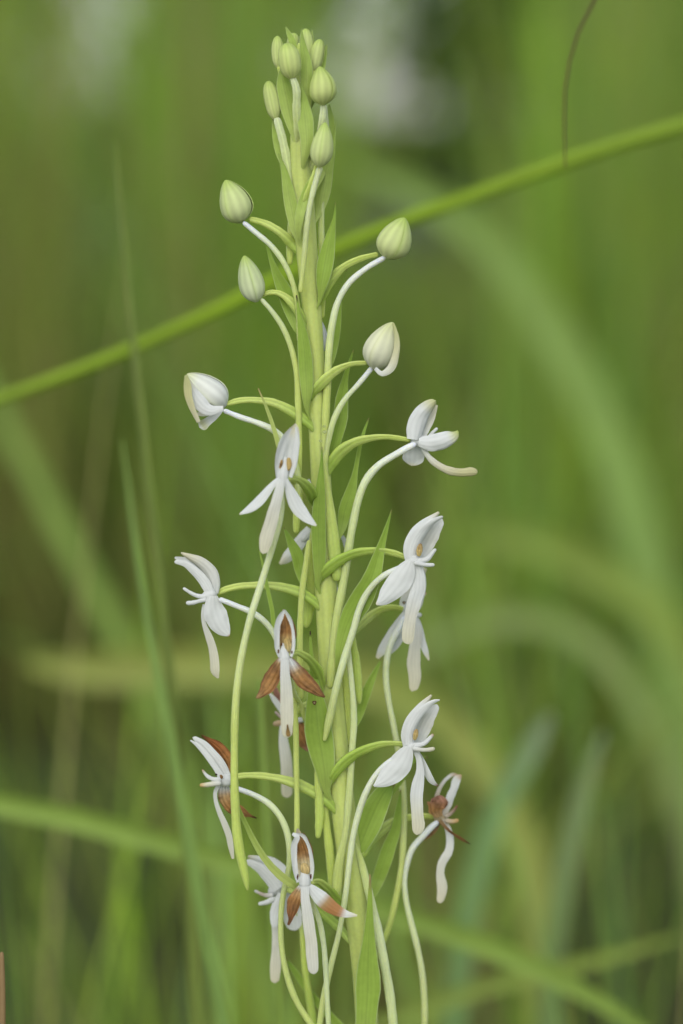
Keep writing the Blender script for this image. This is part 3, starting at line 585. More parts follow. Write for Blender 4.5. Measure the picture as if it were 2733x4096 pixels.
# right flower behind it
d = 9
f = flower('G', [(905, 950, 26), (930, 960, 44), (980, 980, 40), (1010, 1000, 20)], d)
petal('dorsal_sepal', f, 'G', [(925, 960, 40), (925, 900, 46), (960, 830, 44), (1030, 720, 36), (1080, 630, 20)], [(0, WH), (1, CR)], d=d, cup=-.3)
petal('petal', f, 'G', [(990, 980, 24), (1030, 920, 26), (1062, 850, 14), (1090, 825, 5)], [(0, WH), (.8, WH), (1, TN)], d=d-.6)
petal('lateral_sepal', f, 'G', [(925, 985, 24), (870, 1070, 36), (800, 1180, 40), (740, 1275, 34), (703, 1338, 14)], [(0, WH), (.85, WH), (1, CR)], d=d-.8, cup=-.14, fold=-.08, wav=.025, roll=20)
petal('lateral_sepal', f, 'G', [(990, 990, 24), (1025, 1090, 32), (1055, 1200, 28), (1085, 1290, 22), (1110, 1355, 6)], [(0, WH), (.8, WH), (1, CR)], d=d-.3)
petal('petal', f, 'G', [(950, 1040, 24), (900, 1160, 24), (850, 1250, 20), (815, 1300, 5)], WH, d=d+1)
petal('lip', f, 'G', [(980, 1000, 30), (1015, 1120, 40), (1000, 1250, 46), (990, 1380, 52), (1000, 1500, 48), (985, 1595, 30)], [(0, WH), (.5, (.76, .75, .63)), (1, CR)], d=d-1, cup=-.16, fold=.10, tip='round', wav=.05)
arm(f, 'G', [(980, 1000, 24), (1020, 1000, 18), (1055, 1000, 18)], d-.6)
spot('G', 915, 903, 13, d-1.6)
ovary(f, 'G', [(915, 955, 20), (850, 938, 22), (760, 945, 28), (670, 990, 36), (590, 1060, 34, -2), (500, 1150, 30, -5), (380, 1300, 28, -9)], d)
spur(f, 'G', [(920, 1010, 22), (870, 1110, 28), (820, 1200, 30), (787, 1310, 30), (772, 1450, 29)] + conv('I', 'G', [(740, 200, 27), (785, 430, 28), (825, 650, 29), (855, 880, 31), (868, 1100, 32), (866, 1350, 32), (850, 1600, 31)]) + conv('J', 'G', [(1195, 500, 25), (1150, 690, 25), (1095, 830, 24), (1030, 960, 20)]), d-2, c=[(0, WH), (.15, PG), (.4, (.54, .6, .3)), (.8, STEM), (1, GR2)], nv=80)

# front flower, browning, middle of the spike
d = -13
f = flower('F', [(1097, 1140, 32), (1095, 1080, 46), (1090, 1030, 40), (1082, 980, 18), (1080, 945, 10)], d)
petal('dorsal_sepal', f, 'F', [(1098, 1080, 50), (1105, 990, 74), (1110, 880, 76), (1105, 770, 62), (1092, 690, 30), (1085, 645, 8)], [(0, CR), (.25, (.66, .5, .2)), (.42, (.6, .42, .16)), (.5, BR), (.8, BR), (.9, (.5, .3, .12)), (1, CR)], d=d+1.8, cup=.45, mat=M_WILT)
petal('petal', f, 'F', [(1050, 1070, 14), (1030, 1010, 20), (1022, 900, 24), (1030, 780, 26), (1062, 700, 24), (1090, 655, 10)], WH, d=d-.3, cup=.3, roll=30)
petal('petal', f, 'F', [(1155, 1070, 12), (1175, 990, 16), (1178, 900, 15), (1165, 800, 14), (1135, 710, 18), (1095, 650, 10)], WH, d=d-.1, cup=.3, roll=-30)
petal('petal', f, 'F', [(1160, 940, 10), (1188, 890, 12), (1180, 790, 8), (1160, 730, 4)], BR, d=d+1.2, mat=M_WILT)
petal('lateral_sepal', f, 'F', [(1060, 1085, 24), (1030, 1150, 48), (985, 1240, 70), (935, 1330, 64), (885, 1400, 34), (840, 1440, 8)], [(0, WH), (.1, TN), (.25, BR), (.8, (.46, .25, .08)), (1, TN)], d=d-.6, cup=-.14, fold=-.2, mat=M_WILT, roll=20, edgecol=BRD, wav=.06)
petal('lateral_sepal', f, 'F', [(1140, 1085, 24), (1175, 1150, 52), (1240, 1240, 70), (1310, 1310, 66), (1390, 1380, 40), (1455, 1432, 8)], [(0, WH), (.12, WH), (.28, TN), (.42, BR), (.9, (.42, .22, .07)), (1, BRD)], d=d-.6, cup=-.14, fold=-.2, mat=M_WILT, roll=-20, edgecol=BRD, wav=.06)
petal('lip', f, 'F', [(1095, 1095, 36), (1098, 1200, 42), (1108, 1350, 52), (1115, 1500, 58), (1115, 1650, 56), (1120, 1795, 42)], [(0, WH), (.5, (.76, .75, .63)), (1, (.76, .74, .56))], d=d-1.4, cup=-.16, fold=.10, tip='round', wav=.03, notch=.25)
petal('lip_stain', f, 'Q', [(503, 1000, 8), (508, 1060, 16), (512, 1120, 28), (522, 1165, 24)], (.45, .29, .1), d=d-2.15, mat=M_WILT, thick=.06, tip='round')
pollen(f, 'F', [(1125, 1030, 20), (1125, 960, 34), (1110, 900, 26)], d-.1, [(0, (.68, .58, .28)), (1, (.6, .42, .14))])
for q in ((1068, 958, 9, 16), (1040, 1020, 8, 20), (1160, 1028, 8, 14)):
    tube('stigma_mark', f, 'F', [(q[0]-2, q[1]-q[3], q[2]*.6), (q[0], q[1], q[2]), (q[0]-4, q[1]+q[3], q[2]*.6)], (.25, .11, .04), d=d-.9, mat=M_WILT, nv=8, flat=.5)
ovary(f, 'F', [(1140, 1060, 20), (1200, 1030, 28, 2), (1270, 1060, 34, 4), (1345, 1130, 42, 7), (1400, 1230, 48, 10), (1440, 1350, 40, 12)], d, c=[(0, OV), (.5, OVD), (1, GR2)])
spur(f, 'F', [(1110, 1120, 20), (1145, 1260, 24, 2), (1185, 1400, 24, 5), (1240, 1500, 22, 9), (1280, 1650, 22, 10)], d+1.5, c=[(0, PG), (1, STEM)])

# flower behind the spike (white and brown, soft)
d = 11
f = flower('F', [(1120, 1600, 26), (1140, 1630, 44), (1180, 1640, 40), (1230, 1640, 20)], d)
petal('dorsal_sepal', f, 'F', [(1130, 1600, 36), (1090, 1500, 40), (1040, 1430, 34), (1005, 1345, 20)], [(0, PINK), (1, PINK)], d=d+.6, mat=M_WILT)
petal('petal', f, 'F', [(1100, 1590, 28), (1060, 1530, 28), (1005, 1455, 24), (960, 1395, 8)], WH, d=d-.6)
arm(f, 'F', [(1090, 1620, 16), (1040, 1590, 14), (1010, 1560, 10)], d-.5, (.62, .5, .46)); arm(f, 'F', [(1100, 1660, 24), (1040, 1665, 28), (990, 1675, 18)], d-.6, (.58, .44, .26))
petal('lateral_sepal', f, 'F', [(1190, 1640, 40), (1225, 1720, 66), (1260, 1810, 60), (1300, 1890, 30), (1320, 1915, 8)], [(0, WH), (.15, BR), (.7, BR), (1, PINK)], d=d-.6, mat=M_WILT)
petal('lip', f, 'H', [(970, 110, 30), (970, 230, 40), (985, 350, 50), (1000, 480, 52), (1003, 620, 52), (1005, 765, 50)], [(0, WH), (.6, (.76, .75, .63)), (1, (.76, .74, .56))], d=d-1, cup=-.16, fold=.10, tip='round')
arm(f, 'F', [(1200, 1640, 20), (1235, 1635, 24), (1270, 1640, 20)], d-1)
ovary(f, 'F', [(1180, 1600, 22), (1240, 1530, 28, -2), (1330, 1500, 34, -6), (1440, 1560, 34, -10)], d)

# left flower, browning
d = -1
f = flower('H', [(520, 590, 30), (475, 600, 62), (430, 612, 58), (385, 615, 30)], d-1.2)
petal('dorsal_sepal', f, 'H', [(490, 560, 34), (480, 470, 56), (430, 370, 58), (350, 285, 40), (280, 235, 18), (237, 203, 5)], [(0, TN), (.15, BR), (.7, (.38, .13, .035)), (1, BRD)], d=d+.4, cup=-.4, mat=M_WILT, roll=-15)
petal('petal', f, 'H', [(465, 590, 44), (410, 480, 50), (330, 370, 44), (250, 280, 32), (165, 222, 16)], WH, d=d-1.6, cup=-.25, tip='round')
petal('petal', f, 'H', [(425, 595, 30), (360, 490, 26), (280, 380, 24), (210, 300, 20), (138, 250, 6)], WH, d=d-2.2, cup=-.2)
arm(f, 'H', [(420, 600, 30), (350, 600, 20), (295, 575, 18), (243, 512, 8)], d-2.0, [(0, WH), (.8, WH), (1, TN)]); arm(f, 'H', [(420, 630, 26), (340, 640, 24), (280, 650, 22), (222, 652, 18)], d-2.6, [(0, WH), (.7, CR), (1, OR)])
petal('lateral_sepal', f, 'H', [(450, 620, 36), (440, 690, 52), (460, 780, 66), (520, 860, 60), (600, 900, 48), (670, 925, 16), (732, 948, 5)], [(0, WH), (.12, WH), (.25, TN), (.45, BR), (.85, BR), (1, DB)], d=d-.6, cup=-.14, fold=-.08, wav=.025, mat=M_WILT)
petal('lip', f, 'H', [(400, 640, 18), (362, 710, 17), (365, 790, 18), (400, 900, 24), (445, 1000, 29), (480, 1090, 30), (500, 1200, 26), (520, 1312, 12)], [(0, WH), (1, (.77, .76, .60))], d=d-1.2, cup=-.16, fold=.10, roll=20)
pollen(f, 'H', [(405, 560, 8), (418, 580, 14), (414, 595, 10)], d-3.6, (.4, .22, .08)); pollen(f, 'H', [(360, 552, 8), (372, 560, 9), (376, 566, 6)], d-3.4, DB)
ovary(f, 'H', [(505, 590, 24), (580, 572, 28), (730, 566, 30), (870, 582, 34), (1000, 612, 42), (1120, 655, 50), (1250, 720, 52), (1370, 800, 46), (1460, 900, 40)], d-.2)
spur(f, 'H', [(500, 660, 26), (580, 690, 28), (720, 745, 30), (850, 825, 32), (940, 930, 33), (1000, 1060, 33), (1025, 1200, 32), (1020, 1400, 31)] + conv('J', 'H', [(425, 400, 23), (398, 540, 22), (389, 700, 22), (395, 850, 23), (425, 1020, 24), (490, 1210, 25), (600, 1390, 26), (700, 1520, 24), (760, 1620, 12)]), d-3.8, c=[(0, WH), (.15, PG), (.4, (.5, .58, .24)), (1, STEM)], nv=70)

# right flower, lower (white, long sepal)
d = -3
f = flower('I', [(880, 585, 24), (915, 602, 48), (955, 608, 44), (1000, 602, 26)], d-1.5)
petal('dorsal_sepal', f, 'I', [(905, 600, 38), (905, 500, 52), (930, 410, 54), (985, 320, 46), (1045, 240, 30), (1103, 170, 9)], [(0, WH), (.75, WH), (1, CR)], d=d-1.2, cup=-.5, roll=15)
petal('petal', f, 'I', [(970, 580, 40), (1020, 480, 58), (1060, 390, 58), (1110, 310, 42), (1150, 250, 26)], [(0, WH), (.5, (.76, .76, .68)), (1, WH)], d=d+1.8, cup=.3, tip='round', wav=.06)
petal('petal', f, 'I', [(925, 590, 36), (930, 480, 40), (985, 360, 38), (1060, 270, 32), (1120, 225, 18), (1170, 210, 6)], WH, d=d-2.0, cup=-.3, roll=20)
pollen(f, 'I', [(958, 547, 13), (968, 502, 22), (978, 450, 13)], d-2.6, [(0, (.76, .6, .22)), (1, (.6, .42, .18))])
arm(f, 'I', [(945, 590, 28), (1000, 585, 22), (1045, 570, 20), (1080, 535, 17), (1118, 494, 13)], d-2.2, [(0, WH), (.85, WH), (1, TN)]); arm(f, 'I', [(940, 610, 24), (1010, 625, 18), (1070, 626, 18), (1130, 615, 19)], d-2.8, [(0, WH), (1, CR)])
petal('lateral_sepal', f, 'I', [(910, 605, 36), (880, 670, 72), (820, 770, 96), (750, 840, 84), (680, 895, 52), (618, 930, 8)], [(0, WH), (1, WH)], d=d-2.8, cup=-.14, fold=-.08, wav=.025, roll=10)
petal('lateral_sepal', f, 'I', [(985, 640, 14), (1030, 730, 22), (1065, 820, 30), (1105, 890, 26), (1155, 928, 8)], [(0, WH), (.9, WH), (1, BRD)], d=d-.8, roll=25)
petal('lip', f, 'I', [(965, 630, 24), (995, 700, 24), (1005, 800, 34), (985, 930, 52), (975, 1060, 52), (985, 1180, 50), (990, 1270, 52), (972, 1336, 32)], [(0, WH), (.5, WH), (.8, (.77, .76, .60)), (1, CR)], d=d-1.8, cup=-.16, fold=.10, tip='round', wav=.05)
ovary(f, 'I', [(885, 578, 22), (810, 572, 24), (700, 573, 28), (580, 605, 36), (450, 665, 44), (350, 745, 46), (270, 850, 38), (230, 950, 24)], d+.4, c=[(0, OV), (.4, OVD), (.8, OVD), (1, GR)])
spur(f, 'I', [(900, 640, 24), (820, 680, 26), (725, 745, 28), (625, 850, 29), (545, 1000, 30), (485, 1180, 30), (445, 1350, 30)] + conv('J', 'I', [(870, 250, 24), (848, 430, 23), (802, 720, 22), (740, 980, 23), (690, 1200, 25), (662, 1390, 26), (650, 1560, 24)]), d-1.6, c=[(0, WH), (.2, (.6, .65, .44)), (.45, PG), (1, STEM)], nv=60)

# wilted flower behind on the right
d = 8
WL = (.66, .60, .48)
f = flower('I', [(1115, 1185, 26), (1160, 1190, 46), (1200, 1200, 46), (1240, 1210, 24)], d, c=(.62, .52, .32))
petal('petal', f, 'I', [(1150, 1150, 26), (1145, 1020, 20), (1180, 930, 15), (1230, 865, 14), (1290, 832, 13), (1318, 840, 8)], [(0, BR), (.4, WL), (.8, WH), (1, TN)], d=d+.5)
petal('petal', f, 'I', [(1190, 1170, 40), (1235, 1080, 38), (1285, 960, 32), (1325, 860, 28), (1352, 838, 8)], [(0, WL), (.4, WH), (.85, WH), (1, TN)], d=d-.8, cup=-.2, wav=.06)
petal('dorsal_sepal', f, 'I', [(1165, 1190, 30), (1140, 1120, 68), (1150, 1060, 80), (1130, 1020, 30)], [(0, TN), (.4, BR), (1, PINK)], d=d-1.6, mat=M_WILT, cup=-.15, wav=.10)
arm(f, 'I', [(1210, 1190, 20), (1260, 1160, 17), (1290, 1130, 14), (1318, 1092, 10)], d-1.2, [(0, WL), (1, BRD)]); arm(f, 'I', [(1210, 1215, 22), (1270, 1226, 20), (1330, 1215, 18)], d-1.4, [(0, WL), (1, OR)])
petal('lateral_sepal', f, 'I', [(1170, 1215, 16), (1215, 1270, 14), (1270, 1320, 10), (1340, 1365, 13), (1425, 1415, 4)], [(0, TN), (.4, BRD), (.8, BR), (1, DB)], d=d-2.2, mat=M_WILT, wav=.1)
petal('lateral_sepal', f, 'I', [(1170, 1220, 14), (1140, 1290, 14), (1080, 1345, 16), (1000, 1395, 6)], [(0, TN), (1, BR)], d=d-.2, mat=M_WILT, wav=.08)
petal('lip', f, 'J', conv('I', 'J', [(1185, 1215, 24), (1230, 1270, 26), (1255, 1370, 32), (1245, 1480, 34)]) + [(1520, 250, 30), (1500, 340, 28), (1515, 430, 36), (1498, 545, 24)], [(0, WL), (.2, WH), (1, CR)], d=d-1, cup=-.16, fold=.10, tip='round', wav=.05)
ovary(f, 'I', [(1120, 1182, 22), (1040, 1176, 25), (930, 1185, 28), (820, 1210, 36), (720, 1265, 42, -2), (620, 1370, 36, -4), (530, 1500, 30, -7)], d)
spur(f, 'J', conv('I', 'J', [(1160, 1225, 26), (1110, 1265, 30), (1030, 1350, 32)]) + [(1310, 160, 24), (1270, 270, 23), (1252, 390, 22), (1262, 520, 23), (1300, 690, 25), (1345, 870, 26), (1376, 1040, 26), (1390, 1220, 26), (1392, 1390, 26), (1380, 1600, 24), (1350, 1760, 12)], d-1, c=[(0, WH), (.3, PG), (.6, (.54, .6, .3)), (1, STEM)], nv=54)

# front flower at the bottom, browning
d = -13
f = flower('J', [(560, 455, 28), (558, 400, 42), (556, 350, 32), (552, 310, 16)], d)
petal('dorsal_sepal', f, 'J', [(556, 400, 44), (562, 320, 54), (555, 230, 54), (535, 140, 44), (515, 70, 24), (506, 26, 7)], [(0, CR), (.35, (.72, .62, .36)), (.46, TN), (.56, BR), (.75, BR), (.85, TN), (1, CR)], d=d+1.8, cup=.45, mat=M_WILT)
petal('petal', f, 'J', [(510, 400, 12), (492, 330, 17), (480, 220, 20), (482, 130, 22), (500, 80, 18), (470, 62, 8)], WH, d=d-.3, cup=.3, roll=30)
petal('petal', f, 'J', [(600, 390, 10), (610, 320, 14), (603, 220, 13), (580, 130, 12), (540, 70, 14), (500, 60, 8)], WH, d=d-.1, cup=.3, roll=-30)
petal('petal', f, 'J', [(612, 250, 6), (606, 190, 9), (580, 110, 8), (545, 55, 4)], (.5, .26, .09), d=d+.8, mat=M_WILT)
pollen(f, 'J', [(565, 355, 18), (560, 310, 33), (545, 265, 20)], d-.2, (.68, .52, .22))
for q in ((507, 362, 6, 20), (598, 360, 7, 18)):
    tube('stigma_mark', f, 'J', [(q[0]+3, q[1]-q[3], q[2]*.6), (q[0], q[1], q[2]), (q[0], q[1]+q[3], q[2]*.6)], (.16, .04, .03), d=d-1.5, mat=M_WILT, nv=8, flat=.5)
petal('lateral_sepal', f, 'J', [(530, 430, 18), (505, 480, 36), (475, 550, 46), (462, 610, 34), (455, 660, 14), (440, 698, 8)], [(0, WH), (.12, TN), (.35, BR), (.8, BRD), (1, BRD)], d=d-.6, cup=-.14, fold=-.08, mat=M_WILT, roll=20, wav=.05)
petal('lateral_sepal', f, 'J', [(590, 425, 18), (625, 465, 38), (690, 530, 52), (760, 585, 44), (840, 620, 26), (922, 632, 6)], [(0, WH), (.3, WH), (.4, TN), (.5, (.5, .25, .09)), (.7, (.5, .25, .09)), (.8, WH), (1, CR)], d=d-.6, cup=-.14, fold=-.08, wav=.025, mat=M_PETAL, roll=-15)
petal('lip', f, 'J', [(555, 430, 28), (562, 530, 32), (580, 660, 40), (597, 780, 40), (607, 900, 42), (618, 1038, 34)], [(0, WH), (.6, (.76, .75, .63)), (1, (.75, .75, .66))], d=d-1.4, cup=-.16, fold=.10, tip='round', wav=.03)
ovary(f, 'J', [(600, 400, 18), (650, 395, 24, 3), (710, 440, 30, 6), (770, 510, 34, 10), (850, 600, 30, 12)], d, c=[(0, OV), (.5, OVD), (1, GR2)])
spur(f, 'J', [(570, 450, 18), (605, 540, 21, 2), (655, 660, 22, 3), (688, 830, 22, 3), (703, 1020, 21, 3), (714, 1220, 20, 3), (722, 1400, 20, 3), (726, 1600, 14, 3)], d+1, c=[(0, PG), (.4, PG), (1, (.5, .6, .26))], nv=50)

# white flower behind it on the left
d = 6
f = flower('J', [(410, 440, 34), (375, 440, 54), (340, 460, 44), (310, 490, 20)], d)
petal('dorsal_sepal', f, 'J', [(400, 440, 40), (385, 360, 62), (320, 290, 58), (235, 250, 34), (160, 222, 10)], [(0, WH), (.8, WH), (1, CR)], d=d-.6, cup=-.4, roll=-15)
petal('petal', f, 'J', [(370, 450, 40), (310, 370, 46), (240, 300, 36), (150, 250, 18)], WH, d=d-1.6, cup=-.2, tip='round')
arm(f, 'J', [(340, 490, 22), (280, 490, 14), (205, 458, 9)], d-1.6, [(0, WH), (.6, (.6, .5, .4)), (1, WH)]); arm(f, 'J', [(350, 510, 22), (290, 540, 18), (232, 552, 13)], d-1.8)
petal('lateral_sepal', f, 'J', [(395, 480, 24), (370, 560, 42), (350, 640, 38), (345, 715, 22)], WH, d=d-2.2, cup=-.14, fold=-.08, wav=.025, tip='round')
petal('lateral_sepal', f, 'J', [(420, 470, 26), (455, 560, 60), (475, 660, 64), (490, 735, 40)], WH, d=d+1, cup=.2, tip='round')
petal('lip', f, 'J', [(350, 500, 18), (345, 620, 22), (352, 760, 24), (358, 900, 34), (350, 1000, 38), (348, 1104, 28)], [(0, WH), (.6, (.76, .75, .63)), (1, CR)], d=d-.6, cup=-.16, fold=.10, tip='round', wav=.04)
ovary(f, 'J', [(410, 440, 18), (500, 480, 20), (600, 550, 24), (700, 630, 30), (800, 720, 30, -3), (880, 820, 24, -6)], d, c=[(0, OV), (.5, OVD), (1, GR2)])
spur(f, 'J', [(420, 480, 18), (480, 580, 20), (530, 700, 22), (545, 850, 24), (558, 1000, 27), (585, 1180, 30), (618, 1390, 32), (640, 1600, 24)], d+1.5, c=[(0, PG), (.3, YG), (1, (.34, .46, .09))], nv=50)

# pieces of further flowers glimpsed between the bracts behind the stem
d = 8
f = flower('G', [(190, 340, 20), (150, 380, 30), (110, 420, 22)], d)
petal('lateral_sepal', f, 'G', [(175, 320, 30), (120, 400, 46), (50, 490, 48), (-10, 560, 40), (-60, 600, 10)], [(0, WH), (.7, WH), (1, CR)], d=d, cup=-.14, fold=-.08, wav=.025)
petal('petal', f, 'E', [(210, 1040, 18), (190, 980, 18), (165, 915, 8)], WH, d=d)
petal('petal', f, 'G', [(430, 380, 14), (452, 430, 18), (462, 500, 8)], WH, d=d-2)
tube('ovary', f, 'G', [(190, 340, 18), (240, 330, 20, -3), (290, 370, 20, -7)], OV, d=d)
f = flower('G', [(330, 640, 14), (352, 680, 22), (368, 760, 20), (385, 860, 22), (388, 960, 12)], 5)
tube('spur', f, 'G', [(385, 880, 20), (388, 1000, 22), (392, 1200, 24), (400, 1400, 26), (410, 1700, 26)], PG, d=4.5)
# spurs whose own flowers hide behind the spike: flattened, round ended, pressed to the stem
for crop, pts, dd, c in [
    ('F', [(1345, -60, 22), (1330, 150, 30), (1318, 350, 52), (1325, 520, 58), (1308, 680, 48), (1285, 810, 24)], 2.2, [(0, STEM), (.5, YG), (1, GR2)]),
    ('F', [(1320, 20, 26), (1285, 250, 27), (1250, 500, 27), (1235, 750, 27), (1232, 1000, 28), (1235, 1200, 29), (1245, 1450, 26)], -2.2, [(0, STEM), (1, STEM)]),
    ('H', [(1262, 380, 14), (1280, 560, 30), (1292, 760, 38), (1295, 950, 40), (1280, 1130, 22)], -2.0, [(0, YG), (1, GR2)]),
    ('H', [(1290, 480, 24), (1325, 700, 30), (1350, 950, 34), (1380, 1200, 38), (1405, 1450, 40), (1420, 1640, 30)], -1.0, [(0, STEM2), (1, YG)]),
    ('S', [(285, 420, 20), (300, 600, 34), (330, 800, 44), (345, 1000, 44), (362, 1180, 22), (364, 1220, 8)], 1.6, [(0, GR2), (1, GR2)]),
    ('S', [(225, 480, 20), (250, 700, 26), (270, 900, 28), (290, 1100, 30)] + conv('I', 'S', [(452, 400, 27), (436, 640, 28), (420, 900, 29), (405, 1100, 30), (380, 1350, 30)]) + conv('J', 'S', [(800, 250, 32), (780, 480, 30), (775, 620, 14)]), -2.3, [(0, PG), (.5, (.52, .6, .26)), (1, STEM)]),
    ('S', [(200, 820, 20), (220, 1000, 36), (232, 1300, 44), (240, 1450, 42), (245, 1650, 20)], .6, [(0, STEM2), (1, STEM2)]),
    ('J', [(900, 120, 18), (945, 250, 26), (1000, 460, 28), (1058, 700, 32), (1108, 950, 33), (1148, 1180, 33), (1172, 1390, 33), (1185, 1560, 26)], -1.4, [(0, STEM2), (.4, PG), (1, (.5, .58, .26))]),
]:
    tube('spur', orchid, crop, pts, c, d=dd, flat=.55, nv=44)
for q in ((285, 500, 12), (288, 545, 16), (256, 615, 12)):
    tube('water_drop', orchid, 'E', [(q[0], q[1]-q[2]*.9, q[2]*.5), (q[0]+2, q[1], q[2]), (q[0], q[1]+q[2]*.8, q[2]*.6)], WH, d=-3.3, mat=M_WATER, nv=10, flat=.5)

# ------------------------------------------------------------------ single grass blades one can make out
def blade(name, label, cat, pts, d, c, root=None, thick=.3, fold=.3, tube_=False, group=None, mat=None, **kw):
    """pts top to bottom in D pixels; root = D x where it enters the soil"""
    pts = list(pts)
    if root is not None:
        dd = d + (pts[-1][3] if len(pts[-1]) > 3 else 0)
        ry = (root_y(dd))/1.743
        lx, ly, lw = pts[-1][:3]
        for k in (.35, .7, 1.0):
            pts.append((lx+(root-lx)*k, ly+(ry+40-ly)*k, lw*(1-.15*k)) + tuple(pts[-1][3:]))
    Wp = to_world('D', pts, d)
    if tube_: o = tube_world(name, None, Wp, mat or M_GRASS, c, nv=60, nth=10)
    else: o = petal_world(name, None, Wp, mat or M_GRASS, c, fold=fold, thick=thick, nv=48, nu=7, **kw)
    return tag(o, label, cat, group)

G1 = (.30, .44, .03); G2 = (.16, .27, .05); G3 = (.19, .32, .07); G4 = (.20, .27, .05); G5 = (.23, .38, .13); STR = (.36, .24, .11)
blade('grass_stalk', 'bright yellow-green grass stalk slanting behind the whole orchid spike', 'grass stalk',
      [(1900, 190, 13), (1568, 287, 17), (1420, 330, 16), (1300, 370, 16), (1150, 425, 16), (1000, 480, 18), (930, 505, 17), (780, 565, 16), (560, 680, 15), (300, 800, 14), (180, 850, 15), (0, 915, 13), (-400, 1080, 13), (-800, 1500, 14)], 150,
      [(0, (.27, .40, .04)), (.2, (.34, .52, .015)), (.33, (.28, .40, .04)), (.4, (.35, .52, .02)), (.6, (.30, .40, .05)), (1, (.2, .3, .05))], root=-1100, tube_=True)
blade('dry_awn', 'thin brown hair-like awn hanging in front of the slanting stalk', 'awn',
      [(1298, 388, 1.6), (1296, 300, 2.2), (1298, 200, 2.8), (1318, 100, 3.2), (1365, 0, 3.6), (1430, -90, 4), (1560, -120, 4), (1750, 200, 5), (1800, 1200, 6)], 48, [(0, (.14, .085, .03)), (.1, (.12, .08, .03)), (1, (.14, .10, .04))], root=1820, tube_=True)
blade('dry_straw', 'sharp broken tan straw standing upright at the grass edge beside the spike', 'straw',
      [(4, 2184, 4.5), (5, 2230, 6), (6, 2300, 7), (5, 2400, 8)], 0, [(0, STR), (.02, STR), (1, (.3, .2, .1))], root=-30, tube_=True)
blade('grass_plant', 'slim olive grass blade rising straight left of the spike, crossing the slanting stalk', 'grass blade',
      [(262, 330, 3), (285, 560, 6), (308, 800, 8), (345, 1150, 9), (380, 1450, 11), (405, 1700, 12), (430, 1950, 13), (450, 2350, 14)], 105, [(0, G4), (1, (.26, .34, .06))], root=520)
blade('grass_plant', 'blue-green grass blade leaning left beside the slim olive one', 'grass blade',
      [(280, 1010, 2), (305, 1200, 6), (340, 1430, 9), (385, 1660, 11), (425, 1880, 13), (470, 2120, 15), (515, 2350, 16)], 100, [(0, (.26, .40, .09)), (1, (.25, .42, .09))], root=700)
blade('grass_plant', 'short green grass stem standing between the spike and its longest hanging spur', 'grass blade',
      [(596, 1560, 6), (602, 1700, 9), (612, 1900, 11), (626, 2080, 12), (645, 2350, 12)], 60, [(0, (.26, .38, .07)), (1, G1)], root=700)
blade('grass_plant', 'wide olive grass leaf arching low behind the lowest flowers', 'grass blade',
      [(1500, 2380, 8), (1420, 2325, 16), (1300, 2255, 24), (1100, 2165, 26), (880, 2090, 26), (560, 1985, 27), (400, 1942, 27), (200, 1885, 27), (0, 1845, 26), (-300, 1820, 25), (-700, 2000, 24)], 190, (.31, .45, .08), root=-900)
blade('grass_plant', 'teal grass leaf with pale broken tip right of the wilted flower', 'grass blade',
      [(1262, 1640, 8), (1225, 1705, 24), (1180, 1780, 28), (1130, 1880, 29), (1095, 2000, 29), (1065, 2150, 28), (1040, 2350, 26)], 330, [(0, (.28, .36, .20)), (.08, G5), (1, G5)], root=1000)
blade('grass_plant', 'grey-green upright leaf right of the teal leaf', 'grass blade',
      [(1385, 1680, 6), (1345, 1790, 18), (1312, 1920, 26), (1285, 2060, 26), (1268, 2200, 26), (1258, 2350, 26)], 290, [(0, (.26, .34, .16)), (.15, (.22, .32, .10)), (1, (.20, .33, .08))], root=1250)
blade('grass_plant', 'broad pale green leaf sweeping in a long arc right of the spike', 'grass blade',
      [(800, 380, 12), (950, 440, 28), (1120, 560, 36), (1270, 760, 42), (1385, 980, 46), (1465, 1220, 48), (1530, 1480, 50), (1600, 1800, 50), (1660, 2300, 48)], 1000, [(0, (.28, .42, .09)), (1, (.34, .52, .14))], root=1700)
blade('grass_plant', 'broad pale leaf nodding beneath the long arc, its back whitish', 'grass blade',
      [(880, 1560, 8), (960, 1490, 18), (1080, 1435, 22), (1220, 1420, 24), (1350, 1470, 24), (1450, 1590, 24), (1530, 1760, 24), (1600, 2000, 24)], 800, (.34, .44, .14), root=1720)
blade('grass_plant', 'yellowish grass leaf lying low across the right of the spike foot', 'grass blade',
      [(1560, 2150, 6), (1400, 2195, 15), (1150, 2255, 18), (920, 2330, 18), (700, 2420, 18)], 270, (.32, .42, .08), root=500)
blade('grass_plant', 'dull green leaf dipping right below the nodding white-backed leaf', 'grass blade',
      [(1060, 1240, 10), (1160, 1230, 28), (1290, 1270, 34), (1420, 1340, 36), (1540, 1440, 36), (1640, 1620, 36)], 900, (.32, .43, .08), root=1900)
blade('grass_plant', 'pale leaf slanting under the slanting stalk at its low end', 'grass blade',
      [(-60, 820, 10), (10, 960, 20), (90, 1110, 24), (190, 1300, 26), (290, 1490, 27), (400, 1720, 28), (520, 2000, 28), (640, 2350, 28)], 700, (.28, .42, .08), root=900)
blade('grass_plant', 'straw-olive leaf lying level behind the browning flowers', 'grass blade',
      [(60, 1520, 12), (200, 1535, 40), (420, 1525, 46), (640, 1530, 46), (840, 1560, 44), (1000, 1640, 40), (1150, 1820, 38)], 520, (.38, .43, .10), root=1500)

